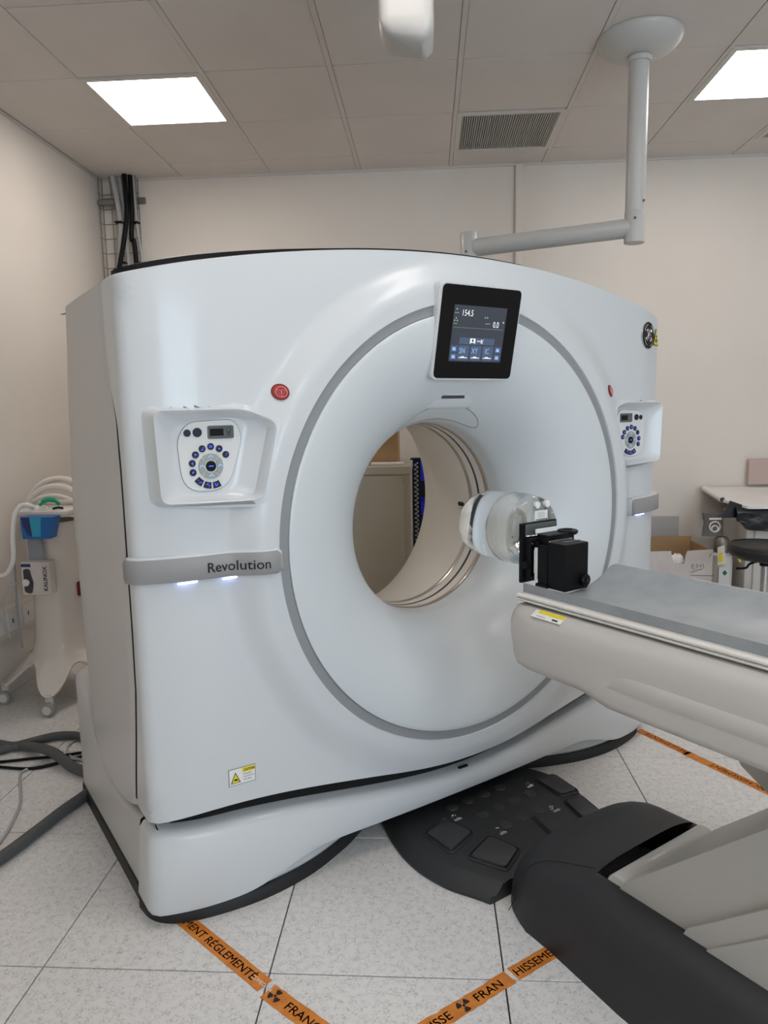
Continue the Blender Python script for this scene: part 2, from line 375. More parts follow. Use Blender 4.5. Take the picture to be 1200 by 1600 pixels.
def zbot(s):
    u = min(abs(plan(s)[0]), 1.0); z = .268+.10*(1-math.cos(PI*u))/2
    return z-.012*sm(1.0, 1.2, abs(plan(s)[0]))
def outline_r(phi):
    lo, hi = .8, 2.5; c, s_ = math.cos(phi), math.sin(phi)
    for _ in range(40):
        m = (lo+hi)/2; s = m*c; z = CZ+m*s_
        if abs(s) < s_seam(z) and zbot(s) < z < ztop(s): lo = m
        else: hi = m
    return lo
def phis():
    L = [2*PI*k/480 for k in range(480)]
    for sg in (1, -1):
        for zt in (1, 0):
            z = 1.945 if zt else .356; s = s_seam(z)*sg
            z = ztop(s) if zt else zbot(s); L.append(math.atan2(z-CZ, s) % (2*PI))
    return sorted(set(L))
sc = thing('ct_scanner', 'large white CT scanner gantry with round bore, standing mid-room', 'scanner', G(0, 0, 0), TH)
def cover(off_v=0, rear=False):
    rows = []; PH = phis(); T = [k/60 for k in range(57)]+[.955, .975, .99, 1]
    for t in T:
        row = []
        for p in PH:
            ro = outline_r(p); r = RO+(ro-RO)*t; s = r*math.cos(p); z = CZ+r*math.sin(p)
            q = front(s, z); 
            if rear: q = (q[0]*.93, -1.08-q[1]*.8-.0, q[2])
            row.append(G(*q))
        rows.append(row)
    # folded-back edge
    last = []; last2 = []
    for p in PH:
        ro = outline_r(p); s = ro*math.cos(p); z = CZ+ro*math.sin(p); u, v = plan(s)
        e = .008; q = front(s, z); d = -1 if not rear else 1
        zz = z-(e if math.sin(p) > 0 else -e) if abs(s) < s_seam(z)-.02 else z
        uu = u
        if rear: q = (q[0]*.93, -1.08-q[1]*.8, q[2])
        kk = .93 if rear else 1
        if abs(s) >= s_seam(z)-.02: last.append(G(math.copysign(UM-.004, u)*kk, q[1]-.003*(-d), zz)); last2.append(G(math.copysign(UM-.02, u)*kk, q[1], zz))
        else: last.append(G(uu*kk, q[1]+d*.006, z+(.004 if math.sin(p) > 0 else -.004))); last2.append(G(uu*.985*kk, q[1]+d*.03, z))
    rows += [last, last2]
    return rows
POD = [(1.137, 1.583), (.86, 1.585), (.775, 1.545), (.835, 1.315), (1.128, 1.322)]
def in_pod(u, z):
    k = .955; P = [(.97+(a-.97)*k, 1.45+(b-1.45)*k) for a, b in POD]; x, y = abs(u), z; c = False
    for i in range(len(P)):
        (x1, y1), (x2, y2) = P[i-1], P[i]
        if (y1 > y) != (y2 > y) and x < (x2-x1)*(y-y1)/(y2-y1)+x1: c = not c
    return c
fc = MB().grid(cover(), True)
def l3(p): dx, dy = p[0]-GX, p[1]-GY; return dx*cu+dy*su, dx*su-dy*cu, p[2]
inside = [in_pod(l3(p)[0], p[2]) for p in fc.v]
fc.f = [f for f in fc.f if not any(inside[i] for i in f)]
fc.build('front_cover', M['shell'], sc, smooth=40)
# ring groove and lips (lathe about the bore axis)
def lathe_v(prof, n=160):
    rows = []
    for r, v in prof: rows.append([G(r*math.cos(2*PI*k/n), v, CZ+r*math.sin(2*PI*k/n)) for k in range(n)])
    return rows
MB().grid(lathe_v([(RO, 0), (RO-.002, -.006), (RO-.003, -.009)]), True).build('ring_edge', M['shell'], sc, smooth=60)
MB().grid(lathe_v([(RO-.002, -.0065), (RI+.002, -.0065), (RI, -.010)]), True).build('ring_trim', M['band'], sc, smooth=60)
def flare_v(r):      # flare profile: rounded trumpet between throat and ring
    t = max(0, min(1, (RI-.006-r)/(RI-.006-.376))); bag = math.sqrt(max(0, 1-t*t))       # 1 at ring, 0 at throat
    lin = 1-t
    return -.285+.289*(.62*bag+.38*(1-t**2.2))-.004
prof = [(RI, -.010), (RI-.001, -.002), (RI-.006, .0)]
for k in range(1, 49):
    a = PI/2*k/48; r = (RI-.006)-(RI-.006-.376)*math.sin(a); prof.append((r, flare_v(r)))
prof.append((.374, -.31)); prof.append((.3735, -.335))
MB().grid(lathe_v(prof), True).build('bore_flare', M['flare'], sc, smooth=60)
MB().grid(lathe_v([(.3735, -.335), (.3725, -.337), (.3725, -.358), (.3735, -.36)]), True).build('bore_band', M['silver'], sc, smooth=60, label='silver ring band nearest the bore mouth')
MB().grid(lathe_v([(.3735, -.36), (.374, -.398)]), True).build('bore_window', M['liner'], sc, smooth=60)
MB().grid(lathe_v([(.374, -.398), (.375, -.399), (.375, -.410), (.374, -.411)]), True).build('bore_band', M['dark_band'], sc, smooth=60, label='thin dark ring band in the bore')
MB().grid(lathe_v([(.374, -.411), (.3745, -.448)]), True).build('bore_window', M['liner'], sc, smooth=60)
MB().grid(lathe_v([(.3745, -.448), (.3735, -.450), (.3735, -.468), (.3745, -.47)]), True).build('bore_band', M['silver'], sc, smooth=60, label='silver ring band deeper in the bore')
def bore_r(v): return .3745+.183*((-v-.47)/.56)**2.0
prof = [(bore_r(-.47-.56*k/28), -.47-.56*k/28) for k in range(29)]+[(.60, -1.055), (.66, -1.07), (.74, -1.078), (RO, -1.08)]
MB().grid(lathe_v(prof), True).build('bore_liner', M['liner'], sc, smooth=60)
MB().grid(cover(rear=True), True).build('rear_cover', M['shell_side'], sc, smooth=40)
# laser window inside bore, on the right wall
def on_bore(v, dz, off=.002):
    r = bore_r(v)-off; a = math.asin(dz/r); return G(r*math.cos(a), v, CZ+dz)
rows = []
for k in range(9):
    v = -.503-.050*k/8
    h = .0095*math.sqrt(max(.05, 1-abs(2*k/8-1)**6)); rows.append([on_bore(v, -.002-h), on_bore(v, -.002+h)])
MB().grid(rows).build('laser_window', M['lens'], sc)
rows = [[on_bore(-.510-.01*k, -.024), on_bore(-.510-.01*k, -.020)] for k in range(4)]
MB().grid(rows).build('laser_caption', M['stickgrey'], sc)
# top: black trim strip and roof
N = 80; rows = []
for k in range(N+1):
    s = -(SEND+.03)+(2*SEND+.06)*k/N; u, v = plan(s); z = ztop(s)
    vr = -1.08-v*.8
    rows.append([G(u*.985, v-.025, z-.03), G(u*.985, v-.03, z+(.014+.012*sm(.5, 1.1, abs(u)) if u < 0 else .014-.022*sm(.2, .9, u))), G(u*.98, v-.055, z+(.018+.014*sm(.5, 1.1, abs(u))-.02*sm(1.13, 1.2, abs(u)) if u < 0 else .016-.026*sm(.2, .9, u))), G(u*.93, v-.10, z+(.012 if u < 0 else .012-.03*sm(.1, .9, u))), G(u*.93, -.8, z+.004-.03*sm(.1, .9, u)), G(u*.985, vr+.05, z-.01)])
MB().grid(rows).build('top_trim', M['black'], sc, smooth=30)
# side panels
SB = [(-1.12, .56), (-.96, .50), (-.87, .41), (-.75, .345), (-.61, .315), (-.5, .307), (-.36, .318), (-.24, .345)]
def side(sg):
    rows = []
    nz = 26
    for k in range(27):
        t = k/26; row = []
        for j in range(nz+1):
            q = j/nz
            # lower and upper end for this column
            vb = interp(SEAM, .4)-.005+(-1.02-interp(SEAM, .4))*t
            zb = interp(SB, vb); zt = 1.945-.012*t; z = zb+(zt-zb)*q
            V1T = [(.3, -.93), (.4, -.95), (.5, -.96), (.68, -.99), (1.2, -1.02), (1.64, -.95), (1.94, -.87)]
            v0 = interp(SEAM, z)-.002-.020*sm(1.70, 1.45, z) if z < 1.75 else interp(SEAM, z)-.002; v1 = interp(V1T, z)
            v = v0+(v1-v0)*t; bulge = .006*math.sin(PI*t)
            u = UM+.002+bulge-.03*sm(.7, 1.0, t)
            if t == 0: u = UM-.006
            row.append(G(sg*u, v, z))
        rows.append(row)
    inner = [G(sg*(UM-.06), toGv(p), p[2]) for p in rows[-1]]
    rows.append(inner)
    return rows
def toGv(p): return (p[0]-GX)*su-(p[1]-GY)*cu
for sg in (-1, 1):
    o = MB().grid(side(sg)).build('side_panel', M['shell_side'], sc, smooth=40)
    zz_ = [.37+1.27*k/30 for k in range(31)]
    MB().grid([[G(sg*(UM-.0015), interp(SEAM, z)+.001, z), G(sg*(UM-.0015), interp(SEAM, z)-.004-.020*sm(1.70, 1.45, z), z)] for z in zz_]).build('seam_gap', M['gap'], sc)
    # dark body behind the seams
    MB(G).box((sg*1.08, -.98, .10), (sg*1.0, -.26, 1.88)).build('inner_frame', M['gap'], sc)
MB(G).box((-1.05, -.98, .06), (1.05, -.27, .36)).build('inner_frame', M['gap'], sc)
# base band, side skirts, feet
def base_v(u): return -.06-.055*(abs(u)/1.1)**2
def bplan(s):        # base plan follows the cover with a small step outwards
    u, v = plan(s); return (u*1.0, v-.02+(.0 if abs(u) > .9 else 0))
rows = []; gapr = []; N = 130; SB_END = SEND+.085
def btop(s):
    u = abs(plan(s)[0]); return .19+.105*sm(0, 1.05, u)+.01*sm(1.0, 1.2, u)
for k in range(N+1):
    s = -SB_END+2*SB_END*k/N; u, v = bplan(s); sg = 1 if u >= 0 else -1; zt = btop(s); zb = .118-.07*sm(.62, .95, abs(u))
    f = .03; nx, ny = (0, 1)
    if abs(s) > SL[60]:
        a = min(1, (abs(s)-SL[60])/(SEND-SL[60]))*PI/2; nx, ny = sg*math.sin(a), math.cos(a)
    def P(d, z): return G(u-nx*d, v-ny*d, z)
    fo = .012*sm(.5, .9, abs(u))    # feet stand proud lower down
    gapr.append([P(.062, zt-.02), P(.058, zt+.07), P(.075, zt+.16)])
    rows.append([P(.075, zt+.010), P(.03, zt+.004), P(.012, zt-.002), P(0, zt-.02), P(-.004-fo*.3, (zt+zb)/2), P(-.006-fo, zb+.02), P(-fo, zb), P(.05, zb+.004)])
MB().grid(rows).build('base_cover', M['shell'], sc, smooth=50)
MB().grid([g_ for g_ in gapr if abs(l3(g_[0])[0]) < 1.13]).build('ledge_shade', M['gap'], sc)  # black sheet put in as the shade under the cover edge
FOOT = [(1.20, -.27), (1.19, -.20), (1.165, -.155), (1.12, -.12), (1.05, -.095), (.95, -.075), (.85, -.068), (.75, -.075), (.65, -.095), (.55, -.13), (.45, -.175), (.36, -.23), (.27, -.31), (.20, -.40)]
for sg in (-1, 1):
    fp = spline([(a, b, 0) for a, b in FOOT], 4); rows = []; rk = []
    for (u, v, _) in fp:
        zt = .135 if abs(u) < .9 else .135
        ins = .022*sm(1.0, .6, u)
        rows.append([G(sg*(u-.012), v-.045-ins, zt), G(sg*(u-.004), v-.018-ins, .10), G(sg*u, v-.006, .055), G(sg*(u-.004), v-.012, .045)])
        rk.append([G(sg*(u+.000), v-.02, .046), G(sg*(u+.003), v-.004, .044), G(sg*(u+.008), v+.002, .036), G(sg*(u+.009), v+.004, .0), G(sg*(u-.01), v-.05, .0)])
    if True: MB().grid(rows).build('foot_cover', M['shell'], sc, smooth=50)
    MB().grid(rk).build('floor_skirt', M['rubber'], sc, smooth=50)
    # side base
    rows = []; rk = []
    for k in range(25):
        t = k/24; v = -.262+(-1.24+.262)*t; zt = interp(SB, v)-.035; inb = .10*sm(.86, 1.0, t)**2
        u = UM-.004-inb
        rows.append([G(sg*(u-.09), v, zt+.02), G(sg*(u-.02), v, zt+.004), G(sg*(u-.004), v, zt-.006), G(sg*u, v, zt-.03), G(sg*u, v, .05), G(sg*(u-.01), v, .045)])
        rk.append([G(sg*(u-.02), v, .055), G(sg*(u+.006), v, .044), G(sg*(u+.008), v, 0), G(sg*(u-.03), v, 0)])
    rows.append([G(sg*(UM-.2), -1.245, p) for p in (.5, .5, .48, .46, .05, .045)])
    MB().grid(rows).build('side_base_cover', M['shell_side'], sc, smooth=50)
    MB().grid(rk).build('side_floor_skirt', M['rubber'], sc, smooth=50)
# small slot on the base ledge
MB(G).box((-.035, -.075, .192), (.01, -.062, .199), .002, 1).build('ledge_slot', M['gap'], sc)

# ---------------- control panels
def pod(sg):
    pd_out = rq([(1.137, 1.583), (.86, 1.585), (.775, 1.545), (.835, 1.315), (1.128, 1.322)], [.028, .10, .03, .03, .03])
    pd_in = rq([(1.075, 1.535), (.91, 1.556), (.855, 1.545), (.905, 1.338), (1.06, 1.345)], [.05, .05, .04, .05, .05])
    ccx, ccz = .97, 1.45
    def sc_(p, k): return [(ccx+(a-ccx)*k, ccz+(b-ccz)*k) for a, b in p]
    def of_(p, d): return [(a+d*(a-ccx)/math.hypot(a-ccx, b-ccz), b+d*(b-ccz)/math.hypot(a-ccx, b-ccz)) for a, b in p]
    R = []
    def ring(poly, v, follow=False):
        R.append([G(sg*a, v if not follow else fsurf(a, b)[1]-.0015, b) for a, b in poly])
    ring(of_(pd_out, .024), 0, True)
    R.append([G(sg*a, fsurf(a, b)[1]+.0012, b) for a, b in of_(pd_out, .014)])
    R.append([G(sg*a, max(-.042, fsurf(a, b)[1]+.002), b) for a, b in sc_(pd_out, 1.008)])
    R.append([G(sg*a, max(-.036, fsurf(a, b)[1]+.006), b) for a, b in sc_(pd_out, .995)])
    R.append([G(sg*a, max(-.038, fsurf(a, b)[1]+.004), b) for a, b in sc_(pd_out, .972)])
    for t in (.12, .45, .8, .95): 
        poly = [(o[0]*(1-t)+i[0]*t, o[1]*(1-t)+i[1]*t) for o, i in zip(sc_(pd_out, .965), sc_(pd_in, 1.05))]
        ring(poly, -.041-.035*min(1, t*1.1))
    ring(sc_(pd_in, 1.0), -.077)
    mb = MB(); mb.grid(R, True); n = len(pd_in); mb.f.append(tuple(len(mb.v)-n+i for i in range(n)))
    cp = mb.build('control_panel', M['shell'], sc, smooth=45)
    kv = -.077
    def fn(a, b, d): return G(sg*a, d, b)
    kp = rq([(1.062, 1.50), (1.03, 1.548), (.885, 1.555), (.862, 1.50), (.915, 1.345), (1.05, 1.35)], [.06, .05, .05, .06, .06, .06])
    k2 = [(ccx+(a-ccx)*1.012, ccz+(b-ccz)*1.012) for a, b in kp]
    MB().prism(k2, fn, kv+.0003, kv+.0012).build('keypad_outline', M['dark_band'], cp)
    MB().prism(kp, fn, kv+.0008, kv+.002).build('keypad', M['keypad'], cp)
    # local layout on the keypad is the same both sides (not mirrored) : x right
    c0 = sg*.965
    def KP(x, y): return (c0+x, 1.45+y)
    def fl(a, b, d): return G(a, d, b)
    e = kv+.002
    sq = 1 if sg < 0 else -1          # right panel has the display on its left
    def disc(x, y, r, m, name='button', d=.003, n=20):
        a, b = KP(x, y); return MB().prism(circ(a, b, r, n), fl, e, e+d).build(name, m, cp)
    disc(sq*-.066, .068, .0105, M['btn']); disc(sq*-.036, .069, .0135, M['btn'])
    a, b = KP(sq*.035, .068); MB().prism(rq([(a-.040, b-.019), (a+.040, b-.019), (a+.040, b+.019), (a-.040, b+.019)], .006), fl, e, e+.003).build('readout', M['lcd'], cp)
    MB().prism([(a-.034, b-.0105), (a+.008, b-.0105), (a+.008, b+.0105), (a-.034, b+.0105)], fl, e+.003, e+.0035).build('readout_glass', M['black'], cp)
    if sg < 0:
        g = MB()
        for cx_, cy_, r_ in ((.024, .007, .0065),):
            g.tube([G(a+cx_+r_*math.cos(2*PI*k/12), e+.0033, b+cy_+r_*math.sin(2*PI*k/12)) for k in range(12)], .0006, 4, True)
        for x_ in (-.0035, 0, .0035): g.tube([G(a+.024+x_, e+.0033, b+.001), G(a+.024+x_*1.3, e+.0033, b-.012)], .0006, 4)
        g.build('readout_icon', M['black'], cp)
    hx, hy = 0.0, -.03
    for ang in ((34, 61, 88, 115, 142, 169, 196) if sg < 0 else (-20, 5, 34, 61, 88, 115, 142, 165)):
        x, y = hx+.057*math.cos(math.radians(ang)), hy+.057*math.sin(math.radians(ang))
        bt = disc(x, y, .0102, M['btn']); ga, gb = KP(x, y); g = MB(); rr = random.Random(ang)
        for q in range(3):
            x0, y0 = rr.uniform(-.005, .005), rr.uniform(-.005, .005); x1, y1 = rr.uniform(-.005, .005), rr.uniform(-.005, .005)
            g.tube([G(ga+x0, e+.0034, gb+y0), G(ga+x1, e+.0034, gb+y1)], .0010, 4)
        g.build('button_glyph', M['btnblue'], cp)
    def sector(a0, a1, r0, r1): 
        L = [(hx+r1*math.cos(math.radians(a0+(a1-a0)*k/8)), hy+r1*math.sin(math.radians(a0+(a1-a0)*k/8))) for k in range(9)]
        L += [(hx+r0*math.cos(math.radians(a1+(a0-a1)*k/8)), hy+r0*math.sin(math.radians(a1+(a0-a1)*k/8))) for k in range(9)]
        return [KP(*p) for p in L]
    for a0 in ((218, 246, 274) if sg < 0 else (230, 257, 284)):
        MB().prism(sector(a0, a0+22, .047, .066), fl, e, e+.003).build('button', M['btn'], cp)
        am = math.radians(a0+11); ga, gb = KP(hx+.056*math.cos(am), hy+.056*math.sin(am)); g = MB(); rr = random.Random(a0)
        for q in range(3): g.tube([G(ga+rr.uniform(-.006, .006), e+.0034, gb+rr.uniform(-.006, .006)), G(ga+rr.uniform(-.006, .006), e+.0034, gb+rr.uniform(-.006, .006))], .0011, 4)
        g.build('button_glyph', M['btnblue'], cp)
    for a0 in (48, 138, 228, 318):
        MB().prism(sector(a0, a0+84, .0195, .0375), fl, e, e+.003).build('arrow_button', M['btngrey'], cp)
        am = math.radians(a0+42); ga, gb = KP(hx+.028*math.cos(am), hy+.028*math.sin(am))
        g = MB(); g.tube([G(ga-.007, e+.0034, gb-.002), G(ga, e+.0034, gb+.004), G(ga+.007, e+.0034, gb-.002)], .0011, 4); g.build('button_glyph', M['paleblue'], cp)
    disc(hx, hy, .0155, M['black'], 'centre_button', n=28)
    g = MB(); ga, gb = KP(hx, hy); g.tube([G(ga-.007, e+.0034, gb), G(ga+.007, e+.0034, gb)], .0015, 4); g.build('button_glyph', M['btnblue'], cp)
for sg in (-1, 1): pod(sg)
# ---------------- grey name bars
def bar(s0, s1, z0, z1, off):
    rows = []
    n = 40
    for k in range(n+1):
        s = s0+(s1-s0)*k/n; u, v = plan(s); e = min(abs(s-s0), abs(s1-s)); rr = .010
        c = rr-math.sqrt(max(0, rr*rr-(max(0, rr-e))**2)); a, b = z0+c, z1-c
        a_ = 0
        if abs(s) > SL[60]: a_ = min(1, (abs(s)-SL[60])/(SEND-SL[60]))*PI/2
        sg = 1 if s > 0 else -1; nx, ny = sg*math.sin(a_), math.cos(a_)
        def P(d, z): return G(u+nx*d, max(v, v)+ny*d, z)
        ff = front(s, (z0+z1)/2)[1]-v
        def P(d, z): return G(u+nx*d, v+ff+ny*d, z)
        rows.append([P(-.002, b), P(off-.002, b), P(off, b-.003), P(off, a+.003), P(off-.002, a), P(-.002, a)])
    mb = MB(); mb.grid(rows); mb.f.append(tuple(range(5, -1, -1))); L = len(mb.v); mb.f.append(tuple(range(L-6, L)))
    return mb
for sg in (-1, 1):
    s_in = .795 if sg < 0 else .905; s_out = s_seam(1.13)-.012 if sg < 0 else SEND-.012
    off = .020 if sg < 0 else .03
    a, b = sorted((sg*s_in, sg*s_out)); z0, z1 = 1.094, 1.163
    nb = bar(a, b, z0, z1, off).build('name_bar', M['grey'], sc, smooth=40)
    bar(a-.004, b+.004, z0-.0+.002, z1+.006, off-.006).build('name_bar_edge', M['shell'], nb, smooth=40)
    for s_ in ((-1.06, -.93) if sg < 0 else (1.02,)):
        u, v, z = front(s_, z0); MB(G).box((u-.030, v+.001, z0-.010), (u+.030, v+.008, z0-.004), .002, 1).build('glow_strip', M['led'], nb)
    if sg < 0:
        # lettering follows the bar
        p = Vector(G(*front(-.985, 1.112))); q = Vector(G(*front(-.81, 1.112))); X = (q-p).normalized(); Nv = Vector((su, -cu, 0))
        p = Vector(G(*front(-1.005, 1.112, off+.004)))
        text('lettering', 'Revolution', (0, 0, 0), (1, 0, 0), (0, 1, 0), .030, M['ink'], nb, bold=.0004, sx=.97, fmap=lambda x, y: G(*front(-1.008+x, 1.113+y, off+.0012)))
# ---------------- emergency buttons
for sg in (-1, 1):
    u = sg*.757; z = 1.632
    def fn(a, b, d): return G(u+a, fsurf(u+a, z+b)[1]+d, z+b)
    eb = MB().prism(circ(0, 0, .0245, 36), fn, -.002, .004).build('emergency_button', M['darkred'], sc, smooth=30)
    MB().prism(circ(0, 0, .0205, 36), fn, .003, .006).build('button_cap', M['red'], eb, smooth=30)
    g = MB(); g.tube([fn(.0155*math.cos(2*PI*k/24), .0155*math.sin(2*PI*k/24), .0105) for k in range(24)], .0009, 4, True)
    g.tube([fn(-.012, .006, .0105), fn(.012, .006, .0105), fn(0, -.014, .0105)], .0009, 4, True); g.tube([fn(0, .004, .0105), fn(0, -.006, .0105)], .0012, 4)
    g.build('button_symbol', M['pinkline'], eb)
# ---------------- display
TILT = .06/.30
def D(a, b, d):      # a: u, b: height from the bottom, d: out of the screen
    return G(a-d*0, -.018+b*TILT+d, 1.672+b-d*TILT)
dsp = MB().prism(rq([(-.186, 0), (.182, 0), (.182, .315), (-.186, .315)], .022), D, -.045, -.002).build('display', M['shell'], sc, smooth=40, label='black tilted touch display with a white rim, above the bore')
MB().prism(rq([(-.1865, -.001), (.1825, -.001), (.1825, .316), (-.1865, .316)], .022), D, -.012, -.003).build('rim', M['white'], dsp)
MB().prism(rq([(-.181, .005), (.177, .005), (.177, .310), (-.181, .310)], .019), D, -.003, .0).build('bezel', M['glassblack'], dsp, smooth=30)
x0, x1, y0, y1 = -.124, .117, .062, .247
MB().prism([(x0, y0), (x1, y0), (x1, y1), (x0, y1)], D, .0002, .0008).build('screen', M['screen'], dsp)
Xd = (Vector(D(1, 0, 0))-Vector(D(0, 0, 0))).normalized(); Yd = (Vector(D(0, 1, 0))-Vector(D(0, 0, 0))).normalized()
def ds(t, a, b, h, m, **k): text('screen_text', t, D(x0+a, y0+b, .0014), Xd, Yd, h, m, dsp, **k)
ds('154.5', .034, .151, .021, M['white_text'], sx=.82); ds('0.0', .182, .118, .021, M['white_text'], sx=.8); ds('\u00b0', .226, .122, .018, M['white_text'], sx=.8)
MB().prism([(x0+.004, y0+.1115), (x1-.008, y0+.1115), (x1-.008, y0+.1125), (x0+.004, y0+.1125)], D, .0009, .0013).build('screen_line', M['stickgrey'], dsp)
MB().prism([(x0+.038, y0+.058), (x0+.20, y0+.058), (x0+.20, y0+.080), (x0+.038, y0+.080)], D, .0008, .0011).build('screen_button', M['tilebtn'], dsp)
MB().prism([(x0+.086, y0+.060), (x0+.092, y0+.064), (x0+.104, y0+.064), (x0+.110, y0+.060), (x0+.110, y0+.078), (x0+.086, y0+.078)], D, .0011, .0014).build('screen_icon', M['white_text'], dsp)
MB().prism(circ(x0+.098, y0+.071, .005, 12), D, .0014, .0016).build('screen_icon', M['tilebtn'], dsp)
MB().prism([(x0+.118, y0+.0685), (x0+.134, y0+.0685), (x0+.134, y0+.071), (x0+.118, y0+.071)], D, .0011, .0014).build('screen_icon', M['white_text'], dsp)
g = MB(); g.tube([D(x0+.137, y0+.076, .0014), D(x0+.137, y0+.062, .0014)], .0012, 4); g.tube([D(x0+.146, y0+.074, .0014), D(x0+.139, y0+.068, .0014), D(x0+.145, y0+.062, .0014)], .0012, 4); g.build('screen_icon', M['white_text'], dsp)
for i, t in enumerate(('SN', 'XY', 'IC')):
    a = x0+.037+i*.056; MB().prism([(a, y0+.004), (a+.050, y0+.004), (a+.050, y0+.054), (a, y0+.054)], D, .0008, .0011).build('screen_button', M['tilebtn'], dsp)
    ds(t, .042+i*.056+(.006 if t == 'IC' else 0), .028, .019, M['blue_text'], sx=.82); ds('< baGDN', .041+i*.056, .012, .0065, M['white_text'], sx=.95) if False else None
    MB().prism([(a+.006, y0+.012), (a+.044, y0+.012), (a+.044, y0+.0145), (a+.006, y0+.0145)], D, .0011, .0014).build('screen_caption', M['white_text'], dsp)
    MB().prism([(a+.016, y0+.0145), (a+.030, y0+.0145), (a+.030, y0+.0175), (a+.016, y0+.0175)], D, .0011, .0014).build('screen_caption', M['white_text'], dsp)
for a in (x0+.004, x1-.035):
    for b in (y0+.008, y0+.034):
        MB().prism([(a, b-.003), (a+.029, b-.003), (a+.029, b+.019), (a, b+.019)], D, .0008, .0011).build('screen_button', M['tilebtn'], dsp)
        MB().prism([(a+.007, b+.002), (a+.023, b+.002), (a+.020, b+.013), (a+.007, b+.013)], D, .0011, .0014).build('screen_icon', M['blue_text'], dsp)
for (a, b) in ((.012, .172), (.012, .143), (.006, .135), (.018, .135), (.143, .150), (.153, .150)):
    MB().prism([(x0+a-.003, y0+b-.003), (x0+a+.003, y0+b-.003), (x0+a, y0+b+.003)], D, .0009, .0013).build('screen_icon', M['green_text'], dsp)
for (a, b, w_) in ((.004, .158, .018), (.002, .123, .018), (.146, .128, .022)):
    MB().prism([(x0+a, y0+b), (x0+a+w_, y0+b), (x0+a+w_, y0+b+.0025), (x0+a, y0+b+.0025)], D, .0009, .0013).build('screen_icon', M['stickgrey'], dsp)
# housing that carries the display out of the flare
def hs(u, v, z): return G(u, v, z)
sec = [(1.985, .175, .0), (1.93, .178, -.028), (1.80, .181, -.050), (1.70, .186, -.070), (1.64, .195, -.100), (1.60, .20, -.124), (1.580, .202, -.140), (1.572, .202, -.152), (1.572, .20, -.22)]
rows = []
for z, hw, v in sec:
    row = []
    for k in range(-12, 13):
        t = k/12; e = abs(t)
        row.append(hs(hw*t, v-.10*sm(.9, 1.0, e)-.012*e*e, z))
    rows.append(row)
MB().grid(rows).build('display_housing', M['flare'], sc, smooth=40)
for z, a, b, v in ((1.655, -.065, .055, -.092), (1.616, -.065, .042, -.114)):
    MB(G).box((a, v-.004, z-.007), (b, v+.002, z+.006), .002, 1).build('microphone_slot', M['dark_band'], sc)
# oval cover panel on the flare above the bore
def fl_pt(phi, r, off=.003): return G(r*math.sin(phi), flare_v(r)+off, CZ+r*math.cos(phi))
L = []
for k in range(61):
    a = 2*PI*k/60; phi = .52*math.cos(a)*1.0-.03; r = .414+.026*math.sin(a)-.016*math.cos(a)**2*1.0
    L.append((phi, r))
g = MB(); g.tube([fl_pt(p, r, .0015) for p, r in L[:-1]], .0016, 4, True); g.build('oval_groove', M['band'], sc)

# ---------------- emblem, stickers
def flat(u, z, off):
    y = fsurf(u, z)[1]; y2 = fsurf(u+.02, z)[1]; sl = (y2-y)/.02
    X = Vector(G(1, sl, 0))-Vector(G(0, 0, 0)); X.normalize()
    O = Vector(G(u, y+off, z)); return O, X
def emblem():
    u, z = 1.052, 1.872; O, X = flat(u, z, .002); Z = Vector((0, 0, 1)); Nn = X.cross(Z).normalized(); 
    if Nn.dot(Vector((su, -cu, 0))) < 0: Nn = -Nn
    def fn(a, b, d): return tuple(O+X*a+Z*b+Nn*d)
    e = MB().prism(circ(0, 0, .0585, 48), fn, -.006, .002).build('emblem', M['steel'], sc, smooth=30, label='black and silver round emblem by the top right corner')
    MB().prism(circ(0, 0, .056, 48), fn, .001, .004).build('disc', M['glassblack'], e, smooth=30)
    g = MB()
    for i in range(4):     # four curls along the rim
        b0 = PI/2*i+.25
        pts = [(.047*math.cos(b0+.9*t/8), .047*math.sin(b0+.9*t/8), .0048) for t in range(9)]+[(.040*math.cos(b0+1.02), .040*math.sin(b0+1.02), .0048)]
        g.tube([fn(*p) for p in pts], [.0016]*3+[.0022]*4+[.0016, .0012, .001], 5)
    c1 = spline([(-.005, .020, 0), (-.013, .027, 0), (-.020, .020, 0), (-.014, .010, 0), (-.006, .013, 0), (-.001, .022, 0), (-.006, .004, 0), (-.010, -.012, 0), (-.018, -.022, 0), (-.026, -.014, 0), (-.018, -.004, 0), (-.006, -.002, 0), (.004, .003, 0)], 5)
    c2 = spline([(.022, .016, 0), (.020, .026, 0), (.010, .024, 0), (.007, .012, 0), (.013, .003, 0), (.019, .002, 0), (.010, .000, 0), (.004, -.012, 0), (.010, -.024, 0), (.020, -.022, 0), (.025, -.010, 0), (.018, -.006, 0)], 5)
    for c in (c1, c2): g.tube([fn(a, b, .0048) for a, b, _ in c], .0022, 5)
    g.build('monogram', M['steel'], e)
emblem()
def trefoil(mb, fn, r, d, rot=0):
    mb.prism(circ(0, 0, r*.2, 12), fn, d, d+.0008)
    for k in range(3):
        a0 = rot+k*2*PI/3-PI/6-PI/2-PI/6+PI/6; L = []
        for j in range(7): t = a0+PI/3*j/6; L.append((r*math.cos(t), r*math.sin(t)))
        for j in range(7): t = a0+PI/3*(6-j)/6; L.append((r*.32*math.cos(t), r*.32*math.sin(t)))
        mb.prism(L, fn, d, d+.0008)
def tri(cx, cz, h, u0, z0, m_edge, m_fill, parent):
    O, X = flat(u0, z0, .0015); Z = Vector((0, 0, 1)); Nn = Vector((su, -cu, 0))
    def fn(a, b, d): return tuple(O+X*a+Z*b+Nn*d)
    return fn
u0, z0 = 1.148, 1.868
ua, va, za = plan(s_of_u(u0))[0], plan(s_of_u(u0))[1], z0
